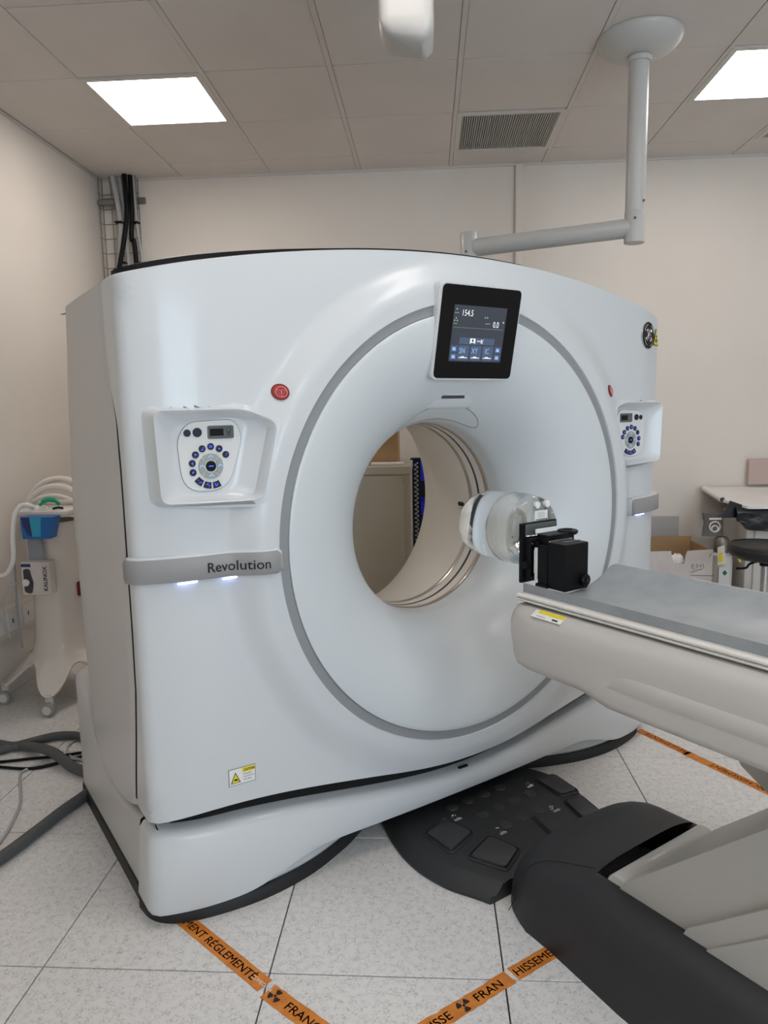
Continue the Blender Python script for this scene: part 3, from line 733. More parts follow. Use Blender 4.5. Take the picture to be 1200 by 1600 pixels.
pA = Vector(G(*fsurf(1.12, z0))); pB = Vector(G(*fsurf(1.178, z0))); Xs = (pB-pA).normalized(); O = Vector(G(*fsurf(1.15, z0)))+Vector((su, -cu, 0))*.001
Nn = Xs.cross(Vector((0, 0, 1))).normalized(); Nn = Nn if Nn.dot(Vector((su, -cu, 0))) > 0 else -Nn
O = O+Nn*.0022-Xs*.007
def wf(a, b, d): return tuple(O+Xs*a+Vector((0, 0, 1))*b+Nn*d)
ws = MB().prism(rq([(-.040, -.034), (.040, -.034), (0, .040)], .004), wf, -.003, 0).build('warning_sticker', M['ink'], sc, label='yellow radiation warning triangle')
MB().prism(rq([(-.035, -.031), (.035, -.031), (0, .034)], .003), wf, 0, .0006).build('fill', M['yellow'], ws)
g = MB(); trefoil(g, lambda a, b, d: wf(a, b-.008, d), .018, .0007, PI/2+PI/2); g.build('trefoil', M['ink'], ws)
# caution sticker
pA = Vector(G(*fsurf(-.97, .45))); pB = Vector(G(*fsurf(-.88, .45))); Xs2 = (pB-pA).normalized(); O2 = Vector(G(*fsurf(-.925, .455)))+Vector((su, -cu, 0))*.0015
N2 = Vector((su, -cu, 0))
def cf(a, b, d): return tuple(O2+Xs2*a+Vector((0, 0, 1))*b+N2*d)
cs = MB().prism([(-.044, -.028), (.044, -.028), (.044, .028), (-.044, .028)], cf, -.002, .0).build('caution_sticker', M['stickgrey'], sc)
MB().prism([(-.041, -.025), (.041, -.025), (.041, .025), (-.041, .025)], cf, 0, .0005).build('paper', M['sticker'], cs)
MB().prism([(.0, .010), (.041, .010), (.041, .025), (.0, .025)], cf, .0005, .001).build('banner', M['yellow'], cs)
MB().prism([(-.038, -.020), (-.006, -.020), (-.022, .016)], cf, .0005, .001).build('triangle', M['ink'], cs)
MB().prism([(-.034, -.018), (-.010, -.018), (-.022, .011)], cf, .001, .0014).build('triangle_fill', M['yellow'], cs)
MB().prism([(-.028, -.012), (-.014, -.012), (-.018, -.006), (-.026, -.006)], cf, .0014, .0018).build('hand_mark', M['ink'], cs)
text('lettering', 'CAUTION', cf(.004, .0135, .0016), Xs2, (0, 0, 1), .008, M['ink'], cs, bold=.0002, sx=.72)
for i, (t, h) in enumerate((('Moving Parts.', .005), ('Keep hands clear', .005), ('when tilting.', .005))):
    text('lettering', t, cf(.003, .002-.009*i, .0012), Xs2, (0, 0, 1), h, M['ink'], cs, sx=.75)

# ================================================================== PEDAL PLATFORM
pp = thing('pedal_platform', 'charcoal floor platform with four foot pedals between scanner and table', 'pedals', G(.04, .1, 0), TH)
out = [(-.16, -.265), (-.30, -.21), (-.35, -.06), (-.37, .04), (-.372, .14), (-.35, .25), (-.30, .345), (-.25, .47), (.34, .47), (.355, .33), (.40, .27), (.43, .16), (.455, .06), (.455, -.02), (.42, -.12), (.30, -.265)]
out = rq(out, .04, 3); cx_, cy_ = .04, .03
rows = []
for k, z in ((1.012, 0), (1.02, .012), (1.0, .022), (.965, .03), (.90, .052), (.87, .055)):
    rows.append([G(cx_+(a-cx_)*k, max(-.265, min(.388, cy_+(b-cy_)*k)), z) for a, b in out])
mb = MB(); mb.grid(rows, True); n = len(out); mb.f.append(tuple(len(mb.v)-n+i for i in range(n))); mb.build('platform_body', M['platform'], pp, smooth=35)
def pedal(c, h=.066, rot=None):
    cxm = sum(a for a, b in c)/4; cym = sum(b for a, b in c)/4
    base = rq(c, .018, 4)
    def s2(k): return [(cxm+(a-cxm)*k, cym+(b-cym)*k) for a, b in base]
    fr = MB(); fr.grid([[G(a, b, z) for a, b in s2(k)] for k, z in ((1.20, .03), (1.17, .058), (1.11, .062), (1.06, .056), (1.04, .03))], True)
    f = fr.build('pedal_frame', M['platform'], pp, smooth=35)
    mb = MB(); mb.grid([[G(a, b, z) for a, b in s2(k)] for k, z in ((1.0, .03), (1.0, h-.008), (.96, h-.001), (.92, h))], True); n = len(base); mb.f.append(tuple(len(mb.v)-n+i for i in range(n)))
    mb.build('pedal', M['pedal'], pp, smooth=35)
for c in ([(-.272, .028), (-.159, -.001), (-.131, .121), (-.265, .165)], [(-.235, .225), (-.10, .178), (-.071, .292), (-.18, .345)],
          [(.325, -.005), (.415, .011), (.395, .150), (.315, .135)], [(.294, .175), (.372, .20), (.337, .31), (.257, .294)]): pedal(c)
for i in range(5):
    for j in range(4):
        u, v = -.10+.083*i+(.02 if j % 2 else 0), -.16+.105*j+.018*i*0
        if (u < -.06 and v > .0) or (u > .23 and v > -.1 and v < .35 and u > .25): continue
        MB(G).lathe([(.024, .054), (.022, .058), (.017, .0595)], (u, v, 0), 'z', 18).build('grip_stud', M['pedal'], pp, smooth=30)
def strip(a, b, w):
    A, B = Vector((a[0], a[1])), Vector((b[0], b[1])); d = (B-A).normalized(); n = Vector((-d.y, d.x))*w
    MB().prism([tuple(A-n), tuple(B-n), tuple(B+n), tuple(A+n)], lambda p, q, z: G(p, q, z), .0545, .0565).build('grip_strip', M['gap'], pp)
strip((.135, -.21), (.144, -.05), .010); strip((.120, .175), (.085, .315), .010)
rr = random.Random(3)
for (u, v) in ((-.115, .0), (-.04, .165), (.275, -.01), (.225, .175)):
    g = MB()
    for q in range(5):
        x0_, y0_ = u+rr.uniform(-.012, .012), v+rr.uniform(-.015, .015); g.tube([G(x0_, y0_, .0560), G(x0_+rr.uniform(-.012, .012), y0_+rr.uniform(-.012, .012), .0560)], .0010, 4)
    for q in range(3): g.tube([G(u-.016, v+.018+q*.004, .0560), G(u+.016, v+.018+q*.004, .0560)], .0007, 4)
    g.build('pictogram', M['whiteink'], pp)

# ================================================================== PATIENT TABLE
pt = thing('patient_table', 'long white patient table with grey pad on charcoal base, pointing into the scanner', 'table', G(.05, 1.6, 0), TH)
V1 = 3.0
def body_rows():
    rows = []
    st = [(.418, .70, .62), (.422, .84, .80), (.434, .92, .90), (.455, .965, .96), (.50, .99, .99), (.58, 1, 1), (.70, 1, 1), (.80, 1, 1), (.9, 1, 1), (1.2, 1, 1), (1.6, 1, 1), (2.2, 1, 1), (V1, 1, 1)]
    for v, kw, kh in st:
        hw = .268*kw; zt = 1.0; zb = .80 if v < .72 else .785
        zc = .905; row = []
        top = zc+(zt-zc)*kh; bot = zc-(zc-zb)*kh; fl = .0 if v < .72 else .012*sm(.70, .82, v)
        prof = [(-hw*.80, top), (-hw*.90, top-.003), (-hw*.975, top-.020), (-hw-.004, top-.042), (-hw-.004, top-.085), (-hw*.985-fl*.2, bot+.065), (-hw*.97-fl, bot+.03), (-hw*.93-fl, bot+.008), (-hw*.86, bot)]
        prof = [(-.185, min(.94, top)), (-.19, top-.01)]+prof; row = [G(a, v, z) for a, z in prof]+[G(-a, v, z) for a, z in reversed(prof)]
        rows.append(row)
    return rows
MB().grid(body_rows(), True, True).build('table_body', M['table'], pt, smooth=50)
# long recessed groove on the flank
# cradle rails
for sg in (-1, 1):
    def fn(a, b, d): return G(sg*a, d, b)
    pr = [(.205, 1.000), (.232, 1.004), (.241, 1.009), (.241, 1.013), (.233, 1.0155), (.241, 1.018), (.241, 1.023), (.232, 1.028), (.21, 1.026)]
    MB().prism(pr, fn, .446, V1).build('cradle_edge', M['rail'], pt, smooth=30)
rows = []
for k in range(21):
    t = -1+k/10; u = .222*t; rows.append([G(u, .446, .955+.05*t*t), G(u, .446, .975+.052*t*t), G(u, V1, .975+.052*t*t), G(u, V1, .955+.05*t*t)])
MB().grid(rows, True if False else False).build('cradle', M['rail'], pt, smooth=40)
MB(G).box((-.2, .452, .93), (.2, V1, .955)).build('cradle_deck', M['band'], pt)
# pad
rows = []
def padrow(v, k=1.0, sh=0):
    top = []; bot = []
    for i in range(25):
        t = -1+i/12; u = .212*t*k; z = .992+.062*abs(t)**2.1; th_ = .030+.006*abs(t)
        top.append(G(u, v+sh, z-(1-k)*.12)); bot.append(G(u, v+sh, z-th_+(1-k)*.1))
    return top+bot[::-1]
for v, k in ((.436, .93), (.44, .975), (.45, 1.0), (.7, 1), (1.2, 1), (2, 1), (V1-.05, 1)): rows.append(padrow(v, k))
# rounded long edges
MB().grid(rows, True, True).build('pad', M['pad'], pt, smooth=50)
# far side armrest rail
MB(G).box((.252, .66, .99), (.315, V1, 1.03), .006, 2).build('side_rail', M['boom'], pt, smooth=40)
MB(G).box((.255, .60, .988), (.31, .655, 1.024), .006, 2).build('rail_end', M['white'], pt, smooth=40)
# sticker on the shoulder of the table
def tf(a, b, d): return G(-.2665+b*.9, a, .979+b*.55+d+.0012)
stk = MB().prism([(.53, .0), (.64, .0), (.64, .028), (.53, .028)], tf, .0, .0012).build('table_sticker', M['sticker'], pt)
MB().prism([(.545, .016), (.64, .016), (.64, .028), (.545, .028)], tf, .0012, .0016).build('yellow_line', M['yellow'], stk)
MB().prism([(.605, .004), (.625, .004), (.625, .009), (.605, .009)], tf, .0012, .0018).build('print_line', M['ink'], stk)
MB().prism([(.548, .005), (.58, .005), (.58, .007), (.548, .007)], tf, .0012, .0018).build('print_line', M['stickgrey'], stk)
# raised blister on the flank
rows = []
for k in range(29):
    v = .80+1.9*k/28; e = sm(.80, .90, v)*1.0; row = []
    for j in range(9):
        t = j/8; z = .85+.055*t; d = math.sin(PI*t)**.7*.009*e
        row.append(G(-.2665-d, v, z))
    rows.append(row)
MB().grid(rows).build('flank_moulding', M['table'], pt, smooth=60)
# lift arm: slanting telescopic column
def fa(a, b, d): return G(d, a, b)
sl = .92
def slab_poly(off0, off1, v0, v1):     # band between two parallel slanted lines z = .289+sl*(v-.829)-off
    def z(v, o): return .285+sl*(v-.829)-o
    return [(v0, z(v0, off0)), (v1, z(v1, off0)), (v1, z(v1, off1)), (v0, z(v0, off1))]
MB().prism([(.74, .16), (.80, .262), (1.36, .778), (1.62, .778), (.93, .16)], fa, -.170, .270).build('lift_arm', M['arm'], pt, label='inner slanting arm')
MB().prism([(.96, .16), (1.0, .255), (1.62, .80), (2.0, .80), (1.25, .12)], fa, -.185, .285).build('lift_arm', M['arm'], pt, label='middle slanting arm')
MB().prism([(1.05, .10), (1.06, .238), (1.70, .79), (2.3, .79), (1.6, .10)], fa, -.192, .292).build('lift_arm', M['arm'], pt, label='outer slanting arm')
MB(G).lathe([(.036, -.165), (.040, -.160), (.040, .255), (.036, .262)], (0, .775, .225), 'x', 28).build('roller', M['boom'], pt, smooth=40)
# bracket under the table
MB().prism([(1.0, .79), (1.0, .70), (1.03, .655), (1.12, .60), (1.5, .5), (1.5, .79)], fa, -.02, .17).build('under_bracket', M['arm'], pt)
MB(G).box((-.023, 1.02, .70), (-.018, 1.06, .745), .002, 1).build('bracket_clip', M['stickgrey'], pt)
# charcoal base
def wv(v): return .24+.095*math.sqrt(max(0, min(1, (v-.395)/.14)))+.03*sm(.55, 1.0, v)
def hv(v):
    t = max(0, min(1, (.60-v)/.205)); return .09+.165*math.sqrt(max(0, 1-t**2.2))
rows = []; CU = .05
def sect(v):
    row = []; w_, h_ = wv(v), hv(v)
    for k in range(33):
        a = PI*k/32; c, s_ = math.cos(a), math.sin(a)
        row.append((CU-w_*math.copysign(abs(c)**.55, c)*(1-.10*(abs(s_)**.8)), v, h_*abs(s_)**.42))
    return row
for v in (.395, .402, .412, .425, .445, .47, .50, .54, .58, .62, .66, .70, .705): rows.append([G(*p) for p in sect(v)])
mb = MB(); mb.grid(rows); mb.f.append(tuple(range(33))); mb.build('base_nose', M['darkgrey'], pt, smooth=45)
for sg in (-1, 1):
    rows = []
    for v in (.695, .72, .9, 1.2, 1.6, 2.2, 2.7):
        w_, h_ = wv(v), hv(v); inner = .205 if sg < 0 else .232
        full = [p for p in sect(v)]
        half = full[:17] if sg < 0 else full[::-1][:17]
        keep = [p for p in half if abs(p[0]-CU) > inner+.02]
        keep = [keep[int(round(i*(len(keep)-1)/9))] for i in range(10)]
        ex = CU+sg*inner; zt = keep[-1][2]
        row = keep+[(ex+sg*.01, v, zt+.002), (ex, v, zt-.006), (ex, v, .10)]
        rows.append([G(*p) for p in row])
    MB().grid(rows).build('base_side_cover', M['darkgrey'], pt, smooth=45)
MB(G).box((CU-.235, .70, .10), (CU+.235, 2.6, .12)).build('base_well', M['gap'], pt)
# seam line of the left base cover
g = []
for k in range(13):
    v = .44+.25*k/12; u_ = -.26+.10*k/12; row = sect(v)
    best = min(row[:17], key=lambda p: abs(p[0]-u_)); i = row.index(best); j = min(i+1, 16) if best[0] < u_ else max(i-1, 0); p, q = row[i], row[j]
    t = 0 if abs(q[0]-p[0]) < 1e-5 else max(0, min(1, (u_-p[0])/(q[0]-p[0]))); g.append(G(u_, v, p[2]+(q[2]-p[2])*t+.0003))
MB().tube(g, .0013, 4).build('cover_seam', M['gap'], pt)

# ================================================================== PHANTOM AND ITS BRACKET
PZ = 1.163
_G = G
def GP(u, v, z): return _G(u+.018, v+.034*(1 if v < .15 else .8), z)
ph = thing('water_phantom', 'clear water-filled calibration cylinder held out beyond the table end', 'phantom', G(0, .12, 1.165-.125), TH)
MB(GP).lathe([(.02, -.058), (.06, -.056), (.088, -.048), (.106, -.030), (.115, -.005), (.118, .03), (.1185, .122), (.1, .1225), (.02, .1225)], (0, 0, PZ), 'y', 64).build('water_section', M['water'], ph, smooth=50)
MB(GP).lathe([(.02, .1235), (.118, .1235), (.1215, .128), (.1215, .20), (.117, .228), (.105, .243), (.09, .247), (.02, .2475)], (0, 0, PZ), 'y', 64).build('collar', M['frost'], ph, smooth=50)
for r_, v_ in ((.1222, .130), (.1222, .18)): 
    MB(GP).lathe([(r_-.002, v_-.002), (r_, v_), (r_-.002, v_+.002)], (0, 0, PZ), 'y', 64, False).build('collar_rib', M['frost'], ph, smooth=50)
for a in (-.012, .035):
    MB(GP).lathe([(.012, .245), (.012, .256), (.010, .258)], (a+.01, 0, PZ+.088), 'y', 20).build('filler_plug', M['white'], ph, smooth=40)
lb = MB(GP).box((-.008, .2485, PZ+.040), (.052, .2495, PZ+.068)).build('label', M['sticker'], ph)
for i in range(4): MB(GP).box((.004, .2495, PZ+.045+i*.005), (.040-.004*(i % 2), .250, PZ+.0465+i*.005)).build('print_line', M['stickgrey'], lb)

def GB(u, v, z): return _G(u+.004, v+.028, z)
br = thing('phantom_bracket', 'black adjustable metal bracket clamped on the table end holding the clear cylinder', 'bracket', G(0, .38, .985), TH)
B = lambda a, b, n, m='black', bev=.002: MB(GB).box(a, b, bev, 1).build(n, M[m], br)
B((-.072, .253, 1.002), (.092, .267, 1.198), 'mounting_plate')
B((-.060, .267, 1.155), (.085, .275, 1.195), 'clear_block', 'frost', .003)
B((-.060, .267, 1.012), (.01, .293, 1.150), 'carriage')
B((-.045, .293, 1.020), (.03, .310, 1.140), 'slide')
B((-.03, .293, 1.125), (.09, .345, 1.165), 'cross_block'); B((-.035, .290, 1.166), (.062, .294, 1.180), 'paper_label', 'sticker', 0)
B((-.052, .318, 1.005), (.02, .358, 1.135), 'upright'); B((-.060, .315, .998), (.03, .362, 1.010), 'foot_lip')
B((-.058, .3105, 1.02), (-.052, .318, 1.125), 'scale_rule', 'sticker', 0); B((-.050, .300, 1.04), (-.0455, .308, 1.115), 'scale_rule', 'sticker', 0)
B((-.050, .358, .999), (.058, .432, 1.148), 'clamp_box', 'black', .003)
B((-.046, .360, 1.148), (.055, .366, 1.152), 'metal_trim', 'steel', 0); B((-.02, .395, 1.148), (.056, .399, 1.151), 'metal_trim', 'steel', 0)
MB(GB).lathe([(.012, 0), (.012, .020), (.030, .021), (.034, .026), (.034, .032), (.030, .035), (.018, .036), (.016, .031), (.004, .031)], (.085, .320, 1.135), 'z', 28).build('hand_wheel', M['black'], br, smooth=40)
MB(GB).lathe([(.0195, .432), (.020, .448), (.016, .451)], (.030, 0, 1.030), 'y', 10).build('knob', M['black'], br)
MB(GB).lathe([(.007, .451), (.007, .455)], (.030, 0, 1.030), 'y', 16).build('knob_cap', M['lens'], br)
kn = MB(GB).lathe([(.013, -.075), (.013, -.060)], (0, .280, 1.065), 'x', 16).build('knob', M['black'], br)
for u_, v_, z_ in ((-.052, .293, 1.135), (-.052, .293, 1.022), (-.012, .293, 1.028), (-.012, .293, 1.06), (-.01, .293, 1.115)):
    MB(GB).lathe([(.0035, .0), (.0035, .0018)], (u_, v_, z_), 'y', 10).build('screw', M['steel'], br)

# ================================================================== CEILING BOOM
bm_ = thing('ceiling_boom', 'light grey boom: round ceiling plate, down-tube and horizontal arm behind scanner', 'boom', (1.02, 3.80, 2.5))
BX, BY = 1.025, 3.80
MB().lathe([(.02, 0), (.075, 0), (.12, .012), (.165, .032), (.19, .058), (.198, .075), (.198, .083)], (BX, BY, ZC-.083), 'z', 56).build('ceiling_plate', M['boom'], bm_, smooth=40)
MB().lathe([(.058, 0), (.058, .022), (.05, .03)], (BX, BY, ZC-.112), 'z', 40).build('collar', M['boom'], bm_, smooth=40)
MB().lathe([(.047, 0), (.047, ZC-.1-2.50)], (BX, BY, 2.51), 'z', 40).build('down_tube', M['boom'], bm_, smooth=40)
MB().lathe([(.046, 0), (.049, .003), (.049, .145), (.046, .15)], (BX, BY, 2.36), 'z', 40).build('elbow', M['boom'], bm_, smooth=40)
ex, ey = .232, 4.10
MB().tube([(BX, BY, 2.435), (ex+.03, ey-.012, 2.425)], .046, 32).build('arm', M['boom'], bm_, smooth=40)
MB().lathe([(.046, 0), (.049, .003), (.049, .145), (.046, .15)], (ex, ey, 2.355), 'z', 40).build('elbow', M['boom'], bm_, smooth=40)
MB().lathe([(.04, 0), (.04, .45)], (ex, ey, 1.91), 'z', 32).build('drop_tube', M['boom'], bm_, smooth=40)
for (x, y, z) in ((BX-.012, BY-.049, 2.47), (BX+.028, BY-.044, 2.55), (ex-.018, ey-.046, 2.40)):
    MB().lathe([(.006, -.002), (.006, .002)], (x, y, z), 'y', 12).build('screw', M['dark_band'], bm_)

# hanging device at the top edge
hd = thing('hanging_device', 'white rounded device end hanging from the ceiling at the top of the photo', 'device', (-.05, 2.45, 2.70))
rows = []; a = rq([(-.085, -.10), (.085, -.10), (.085, .10), (-.085, .10)], .035, 4)
for z, k, sh in ((2.700, .55, .0), (2.712, .8, 0), (2.735, .97, 0), (2.76, 1, 0), (3.28, 1, 0)): rows.append([(-.052+p*k, 2.49+q*k-(1-k)*.04, z+(0 if z > 2.75 else -.12*p)) for p, q in a])
MB().grid(rows, True, True).build('device_body', M['boom'], hd, smooth=40)
MB().box((-.13, 2.42, 3.26), (.03, 2.56, ZC-.001), .01).build('ceiling_mount', M['boom'], hd)

# ================================================================== CABLE TRAY IN THE CORNER
ct = thing('cable_tray', 'vertical wire mesh cable tray in the back left corner', 'cable tray', (-2.25, 5.45, 0))
tx = [-2.385, -2.32, -2.25, -2.18, -2.115]
for x in tx: MB().tube([(x, 5.525, .3), (x, 5.525, ZC-.001)], .003, 5).build('wire_upright', M['metal'], ct)
for x in (-2.39, -2.11): MB().tube([(x, 5.475, .3), (x, 5.475, ZC-.001)], .003, 5).build('wire_upright', M['metal'], ct)
z = .35
w0 = None; zb_ = z
while z < ZC-.02:
    if w0 is None: w0 = MB().tube([(-2.392, 5.468, z), (-2.39, 5.515, z), (-2.38, 5.522, z), (-2.12, 5.522, z), (-2.11, 5.515, z), (-2.108, 5.468, z)], .003, 5).build('wire_rung', M['metal'], ct)
    else:
        o = w0.copy(); C.objects.link(o); o.location = (0, 0, (z-zb_)*S)
    z += .105
MB().box((-2.40, 5.535, 3.12), (-2.07, 5.558, 3.165), .004, 1).build('bracket_rail', M['metal'], ct)
MB().box((-2.40, 5.46, 3.10), (-2.27, 5.50, 3.135), .004, 1).build('bracket_rail', M['metal'], ct)
def cable(name, pts, r, m, label, cat='cable', group=None, n=10, sp=8):
    o = MB().tube(spline(pts, sp), r, n).build(name, M[m], smooth=60, label=label, category=cat)
    if group: o['group'] = group
    return o
cable('cable', [(-2.275, 5.46, ZC-.002), (-2.245, 5.455, 3.1), (-2.232, 5.45, 2.9), (-2.25, 5.45, 2.6), (-2.25, 5.45, .5)], .020, 'greycable', 'thick pale grey cable, leftmost in the corner wire tray')
cable('cable', [(-2.235, 5.49, ZC-.002), (-2.215, 5.49, 3.0), (-2.21, 5.49, 2.6), (-2.21, 5.49, .5)], .012, 'greycable', 'thin grey cable behind the thick pale one in the corner tray')
cable('cable', [(-2.175, 5.43, ZC-.002), (-2.165, 5.42, 3.05), (-2.19, 5.40, 2.85), (-2.24, 5.39, 2.63), (-2.29, 5.39, 2.4), (-2.30, 5.40, .5)], .017, 'black', 'black cable crossing down to the left in the corner tray')
cable('cable', [(-2.145, 5.46, ZC-.002), (-2.14, 5.45, 3.05), (-2.155, 5.45, 2.85), (-2.13, 5.45, 2.6), (-2.12, 5.45, .5)], .017, 'black', 'black cable falling straight down in the corner tray')
cable('cable', [(-2.125, 5.48, ZC-.002), (-2.12, 5.47, 3.0), (-2.105, 5.47, 2.8), (-2.095, 5.47, 2.55), (-2.095, 5.47, .5)], .010, 'greycable', 'thin grey cable at the right side of the corner tray')
for (x, y, z) in ((-2.232, 5.43, 2.965), (-2.12, 5.455, 2.965), (-2.225, 5.43, 2.68), (-2.115, 5.455, 2.68)):
    MB().box((x-.030, y-.022, z-.006), (x+.024, y+.03, z+.006), .003, 1).build('cable_tie', M['black'], ct)

# ================================================================== FLOOR TAPE
def tape_strip(P0, P1, wd, label, parts, ragged=.0):
    """P0,P1 in measured floor x,y; parts: list of (kind, distance from P0, payload)"""
    A, Bv = Vector((P0[0], P0[1], 0)), Vector((P1[0], P1[1], 0)); X = (Bv-A).normalized(); Y = Vector((-X.y, X.x, 0)); L = (Bv-A).length
    n = max(6, int(L/.02)); top = []; bot = []; rr = random.Random(int(L*1000))
    for k in range(n+1):
        s = L*k/n; top.append(A+X*s+Y*(wd/2+rr.uniform(-ragged, ragged))); bot.append(A+X*s-Y*(wd/2+rr.uniform(-ragged, ragged)))
    rows = [[tuple(Vector((p.x, p.y, z))) for p, z in ((t, .0003), (t, .0012), (b, .0012), (b, .0003))] for t, b in zip(top, bot)]
    mb = MB(); mb.grid(rows, True, True)
    o = mb.build('floor_tape', M['tape'], label=label, category='tape', group='orange floor warning tape')
    del o['group']
    for kind, s, payload in parts:
        if kind == 't': text('lettering', payload, A+X*s-Y*.0135+Vector((0, 0, .0016)), X, Y, .027, M['ink'], o, bold=.0003, sx=1.05)
        if kind == 'w': text('small_lettering', payload, A+X*s-Y*.006+Vector((0, 0, .0016)), X, Y, .012, M['whiteink'], o)
        if kind == 'r':
            g = MB(); cpt = A+X*s; trefoil(g, lambda a, b, d: tuple(cpt+X*a+Y*b+Vector((0, 0, d))), .021, .0014, payload); g.build('trefoil', M['ink'], o)
# left tape, reading towards the camera-right
def GL(u, v): p = G(u, v, 0); return (p[0], p[1])
def fp(px, py):
    "floor point under a measured spot, used only for laying out the tape"
    return (px, py)
tape_strip((-.80, 2.055), (-.467, 1.785), .052, 'orange floor tape strip with black lettering at the near left scanner corner', [('t', .034, 'MENT R\u00c9GLEMENT\u00c9'), ('w', .37, 'BIOMEDICA')], .0005)
tape_strip((-.455, 1.768), (-.20, 1.58), .056, 'orange floor tape strip starting with a radiation trefoil, bottom left of centre', [('r', .03, PI), ('t', .075, 'FRANCHISSEMENT')], .0012)
tape_strip((-.09, 1.605), (.212, 1.842), .050, 'ragged orange floor tape strip with a trefoil, bottom centre', [('t', -.01, 'ANCHISSE'), ('r', .215, 0), ('t', .252, 'FRAN')], .003)
tape_strip((.222, 1.852), (.62, 2.145), .050, 'orange floor tape strip running under the charcoal table base', [('t', .004, 'HISSEMENT R\u00c9GLEM')], .0015)
tape_strip((1.40, 2.815), (1.155, 3.195), .050, 'orange floor tape strip far right, piece nearer the camera', [('t', .0, 'FRANCHISSEMENT')], .001)
tape_strip((1.165, 3.185), (1.01, 3.43), .046, 'orange floor tape strip at the right foot of the scanner', [('t', .01, 'R\u00c9GLEMENT\u00c9')], .001)

# ================================================================== FLOOR CABLES (left)
cable('floor_hose', [(-2.38, 3.30, .024), (-2.03, 3.16, .024), (-1.93, 3.155, .024), (-1.74, 3.044, .055), (-1.60, 2.955, .03), (-1.49, 2.90, .024), (-1.428, 2.82, .024), (-1.425, 2.73, .024), (-1.46, 2.60, .024), (-1.49, 2.46, .024), (-1.535, 2.28, .024), (-1.66, 1.95, .024)], .023, 'hose', 'thick grey hose looping from the left wall past the scanner foot, upper one', 'hose')
cable('floor_hose', [(-2.30, 2.86, .022), (-2.05, 3.09, .022), (-1.94, 3.19, .022), (-1.84, 3.265, .022), (-1.74, 3.275, .022), (-1.64, 3.23, .022), (-1.50, 3.14, .022), (-1.36, 3.05, .022)], .020, 'hose', 'thick grey hose running under the looping one into the scanner', 'hose')
cable('floor_cable', [(-2.25, 2.97, .008), (-1.972, 3.03, .008), (-1.84, 3.065, .008), (-1.73, 3.09, .008), (-1.60, 3.14, .008), (-1.40, 3.18, .008)], .0065, 'black', 'black cable on the floor, farther of two')
cable('floor_cable', [(-2.25, 3.02, .008), (-1.97, 2.985, .008), (-1.81, 2.97, .008), (-1.72, 3.005, .008), (-1.60, 3.10, .008), (-1.40, 3.17, .008)], .0065, 'black', 'black cable on the floor, nearer of two')
cable('floor_cable', [(-1.40, 3.27, .006), (-1.62, 3.30, .006), (-1.72, 3.265, .006), (-1.735, 3.19, .006), (-1.68, 3.10, .006), (-1.56, 3.04, .006), (-1.4, 3.02, .006)], .0045, 'greycable', 'thin grey cable curling in a loop beside the scanner')
cable('floor_cable', [(-1.40, 2.99, .005), (-1.55, 3.03, .005), (-1.64, 3.06, .012), (-1.75, 3.015, .012), (-1.82, 2.95, .006), (-1.79, 2.87, .006), (-1.735, 2.78, .006), (-1.68, 2.68, .006), (-1.645, 2.58, .006), (-1.61, 2.44, .006), (-1.62, 2.36, .006), (-1.75, 2.05, .006)], .006, 'greycable', 'thin grey cable winding towards the camera at the left edge')

# ================================================================== GAS CART
cc = (-2.08, 3.88)
kc = thing('gas_cart', 'white plastic star-footed medical gas cart against the left wall', 'cart', (cc[0], cc[1], 0))
ANG = [-PI/2+.18+2*PI*k/5 for k in range(5)]
def lobe(a):
    d = min(abs((a-x+PI) % (2*PI)-PI) for x in ANG); return .5+.5*math.cos(PI*min(1, d/(PI/5)))
rows = []
lev = [(1.0, .13), (.95, .132), (.8, .136), (.6, .142), (.45, .150), (.35, .160), (.28, .175)]
n = 100
for h, r in lev: rows.append([(cc[0]+r*.92*math.cos(2*PI*k/n), cc[1]+r*math.sin(2*PI*k/n), h) for k in range(n)])
for t in (.15, .3, .45, .6, .72, .84, .93, 1.0):
    row = []
    for k in range(n):
        a = 2*PI*k/n; lo = lobe(a)**1.3; r1 = .205+.13*lo; zb = .235-.135*lo
        r = .175+(r1-.175)*t**1.1; z = .28+(zb-.28)*t**(.75+.75*lo) if True else 0
        z = .28-(.28-zb)*(1-(1-t)**1.5) if lo < .3 else .28-(.28-zb)*t**.9+.0
        row.append((cc[0]+r*math.cos(a), cc[1]+r*math.sin(a), z))
    rows.append(row)
rows.append([(cc[0]+(p[0]-cc[0])*.96, cc[1]+(p[1]-cc[1])*.96, p[2]-.012) for p in rows[-1]])
MB().grid(rows, True).build('cart_body', M['cartwhite'], kc, smooth=60)
for a in ANG:
    x, y = cc[0]+.315*math.cos(a), cc[1]+.315*math.sin(a)
    # rough contact positions match the two visible castors
    MB().box((x-.018, y-.012, .045), (x+.018, y+.020, .115), .006, 2).build('castor_fork', M['cartwhite'], kc, smooth=40)
    wh = MB().lathe([(.028, -.016), (.036, -.014), (.037, 0), (.036, .014), (.028, .016)], (x+.004, y-.026, .0372), 'y', 24)
    wh.build('castor_wheel', M['stickgrey'], kc, smooth=40); MB().lathe([(.022, -.019), (.025, -.015)], (x+.004, y-.026, .0372), 'y', 20).build('castor_hub', M['cartwhite'], kc, smooth=40)
MB().box((cc[0]-.145, cc[1]-.17, 1.045), (cc[0]+.17, cc[1]+.14, 1.075), .012, 2).build('cart_tray', M['cartwhite'], kc, smooth=40)
MB().box((cc[0]-.145, cc[1]+.10, 1.075), (cc[0]+.17, cc[1]+.14, 1.10), .008, 2).build('tray_edge', M['cartwhite'], kc, smooth=40)
MB().box((cc[0]+.125, cc[1]-.05, .58), (cc[0]+.145, cc[1]+.0, .66), .004).build('red_panel', M['darkred'], kc)
